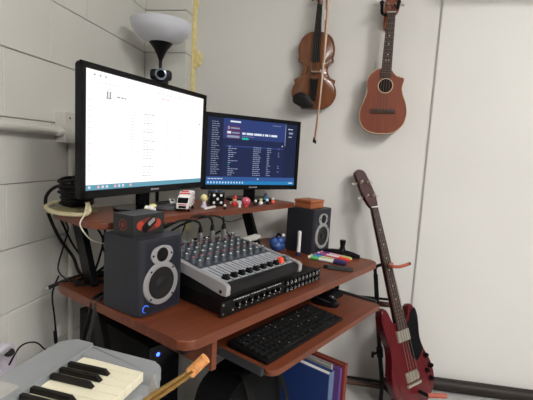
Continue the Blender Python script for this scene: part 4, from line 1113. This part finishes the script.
for i in range(4): w.tube([(-.028+i*.0187, -.03, .002), (-.028+i*.0187, 0, .005), (-.014+i*.0093, .775, .001)], .0011, 0, 5, 1)
w.build('strings', bs)
for x, y in ((.118, .06), (.135, .01), (.105, -.005), (.122, -.045)):
    w = MB(M['black_gloss']); w.lathe([(0, 0), (.012, 0), (.0115, .006), (.008, .016), (0, .017)], 0, T(x, y, -.012), 16); w.build('control_knob', bs)

# ------------------------------------------------------------------ guitar stand
gs = thing('guitar_stand', 'black tubular guitar stand with terracotta padded arms', 'guitar stand', (1.30, -.03, FLOOR))
g = Vector((1.30, -.03, FLOOR))
def gq(x, y, z): return Vector((x, y, z))-g
w = MB(M['black_metal']); w.tube([gq(1.30, -.03, .06), gq(1.272, -.03, .23), gq(1.218, -.035, .625)], .0105, 0, 12, 1); w.build('post', gs)
w = MB(M['black_metal']); w.tube([gq(1.218, -.035, .622), gq(1.214, -.036, .655), gq(1.228, -.04, .672), gq(1.265, -.05, .684), gq(1.29, -.06, .689)], .008, 0, 10, 6); w.build('upper_arm', gs)
w = MB(M['rubber_orange'], M['black_soft']); w.tube([gq(1.275, -.145, .70), gq(1.30, -.150, .703), gq(1.328, -.135, .709), gq(1.345, -.12, .712)], .0075, 0, 10, 5); w.tube([gq(1.285, -.055, .688), gq(1.272, -.09, .692), gq(1.266, -.13, .697), gq(1.276, -.146, .70)], .008, 0, 10, 5); w.cyl(gq(1.345, -.12, .712), gq(1.353, -.112, .713), .0075, None, 1, 10); w.build('neck_yoke', gs)
w = MB(M['rubber_brown'], M['black_metal']); w.cyl(gq(1.10, -.022, .478), gq(1.335, -.022, .478), .013, None, 0, 12); w.cyl(gq(1.10, -.016, .502), gq(1.335, -.016, .502), .006, None, 1, 10); w.build('cross_bar', gs)
w = MB(M['rubber_brown'], M['black_metal']); w.cyl(gq(1.02, -.022, .060), gq(1.32, -.022, .055), .012, None, 0, 12); w.cyl(gq(1.02, -.016, .080), gq(1.32, -.016, .075), .007, None, 1, 10); w.build('cross_bar', gs)
w = MB(M['black']); w.cyl(gq(1.268, -.03, .24), gq(1.24, -.055, .235), .006, None, 0, 10); w.box(gq(1.235, -.06, .235), (.012, .012, .03), 0, .003); w.cyl(gq(1.275, -.03, .215), gq(1.268, -.03, .26), .016, None, 0, 14); w.build('clamp_knob', gs)
for k, (dx, dy) in enumerate(((-.04, -.22), (.13, -.26), (.2, .03))):
    w = MB(M['black_metal']); w.tube([gq(1.298, -.03, .075), gq(1.30+dx*.6, -.03+dy*.6, .05), gq(1.30+dx, -.03+dy, .0345)], .009, 0, 10, 4); w.build('leg', gs)
for (a, b) in ((gq(1.30, -.05, .115), gq(1.35, -.27, .11)), (gq(1.31, -.03, .125), gq(1.545, -.2, .157))):
    w = MB(M['black_metal'], M['rubber_orange']); mid = a.lerp(b, .45) if b.x < .1 else gq(1.465, -.21, .153); w.tube([a, mid], .008, 0, 10, 1); w.tube([mid, b], .0105, 1, 12, 1); w.build('lower_arm', gs)

# ------------------------------------------------------------------ world and view
wd = bpy.data.worlds.new('world'); scn.world = wd; wd.use_nodes = True
bgn = wd.node_tree.nodes['Background']; bgn.inputs['Color'].default_value = (1.0, .98, .95, 1); bgn.inputs['Strength'].default_value = .12
vs = scn.view_settings
vs.view_transform = 'Standard'; vs.look = 'None'; vs.gamma = 1; vs.use_curve_mapping = False
vs.exposure = 0.2
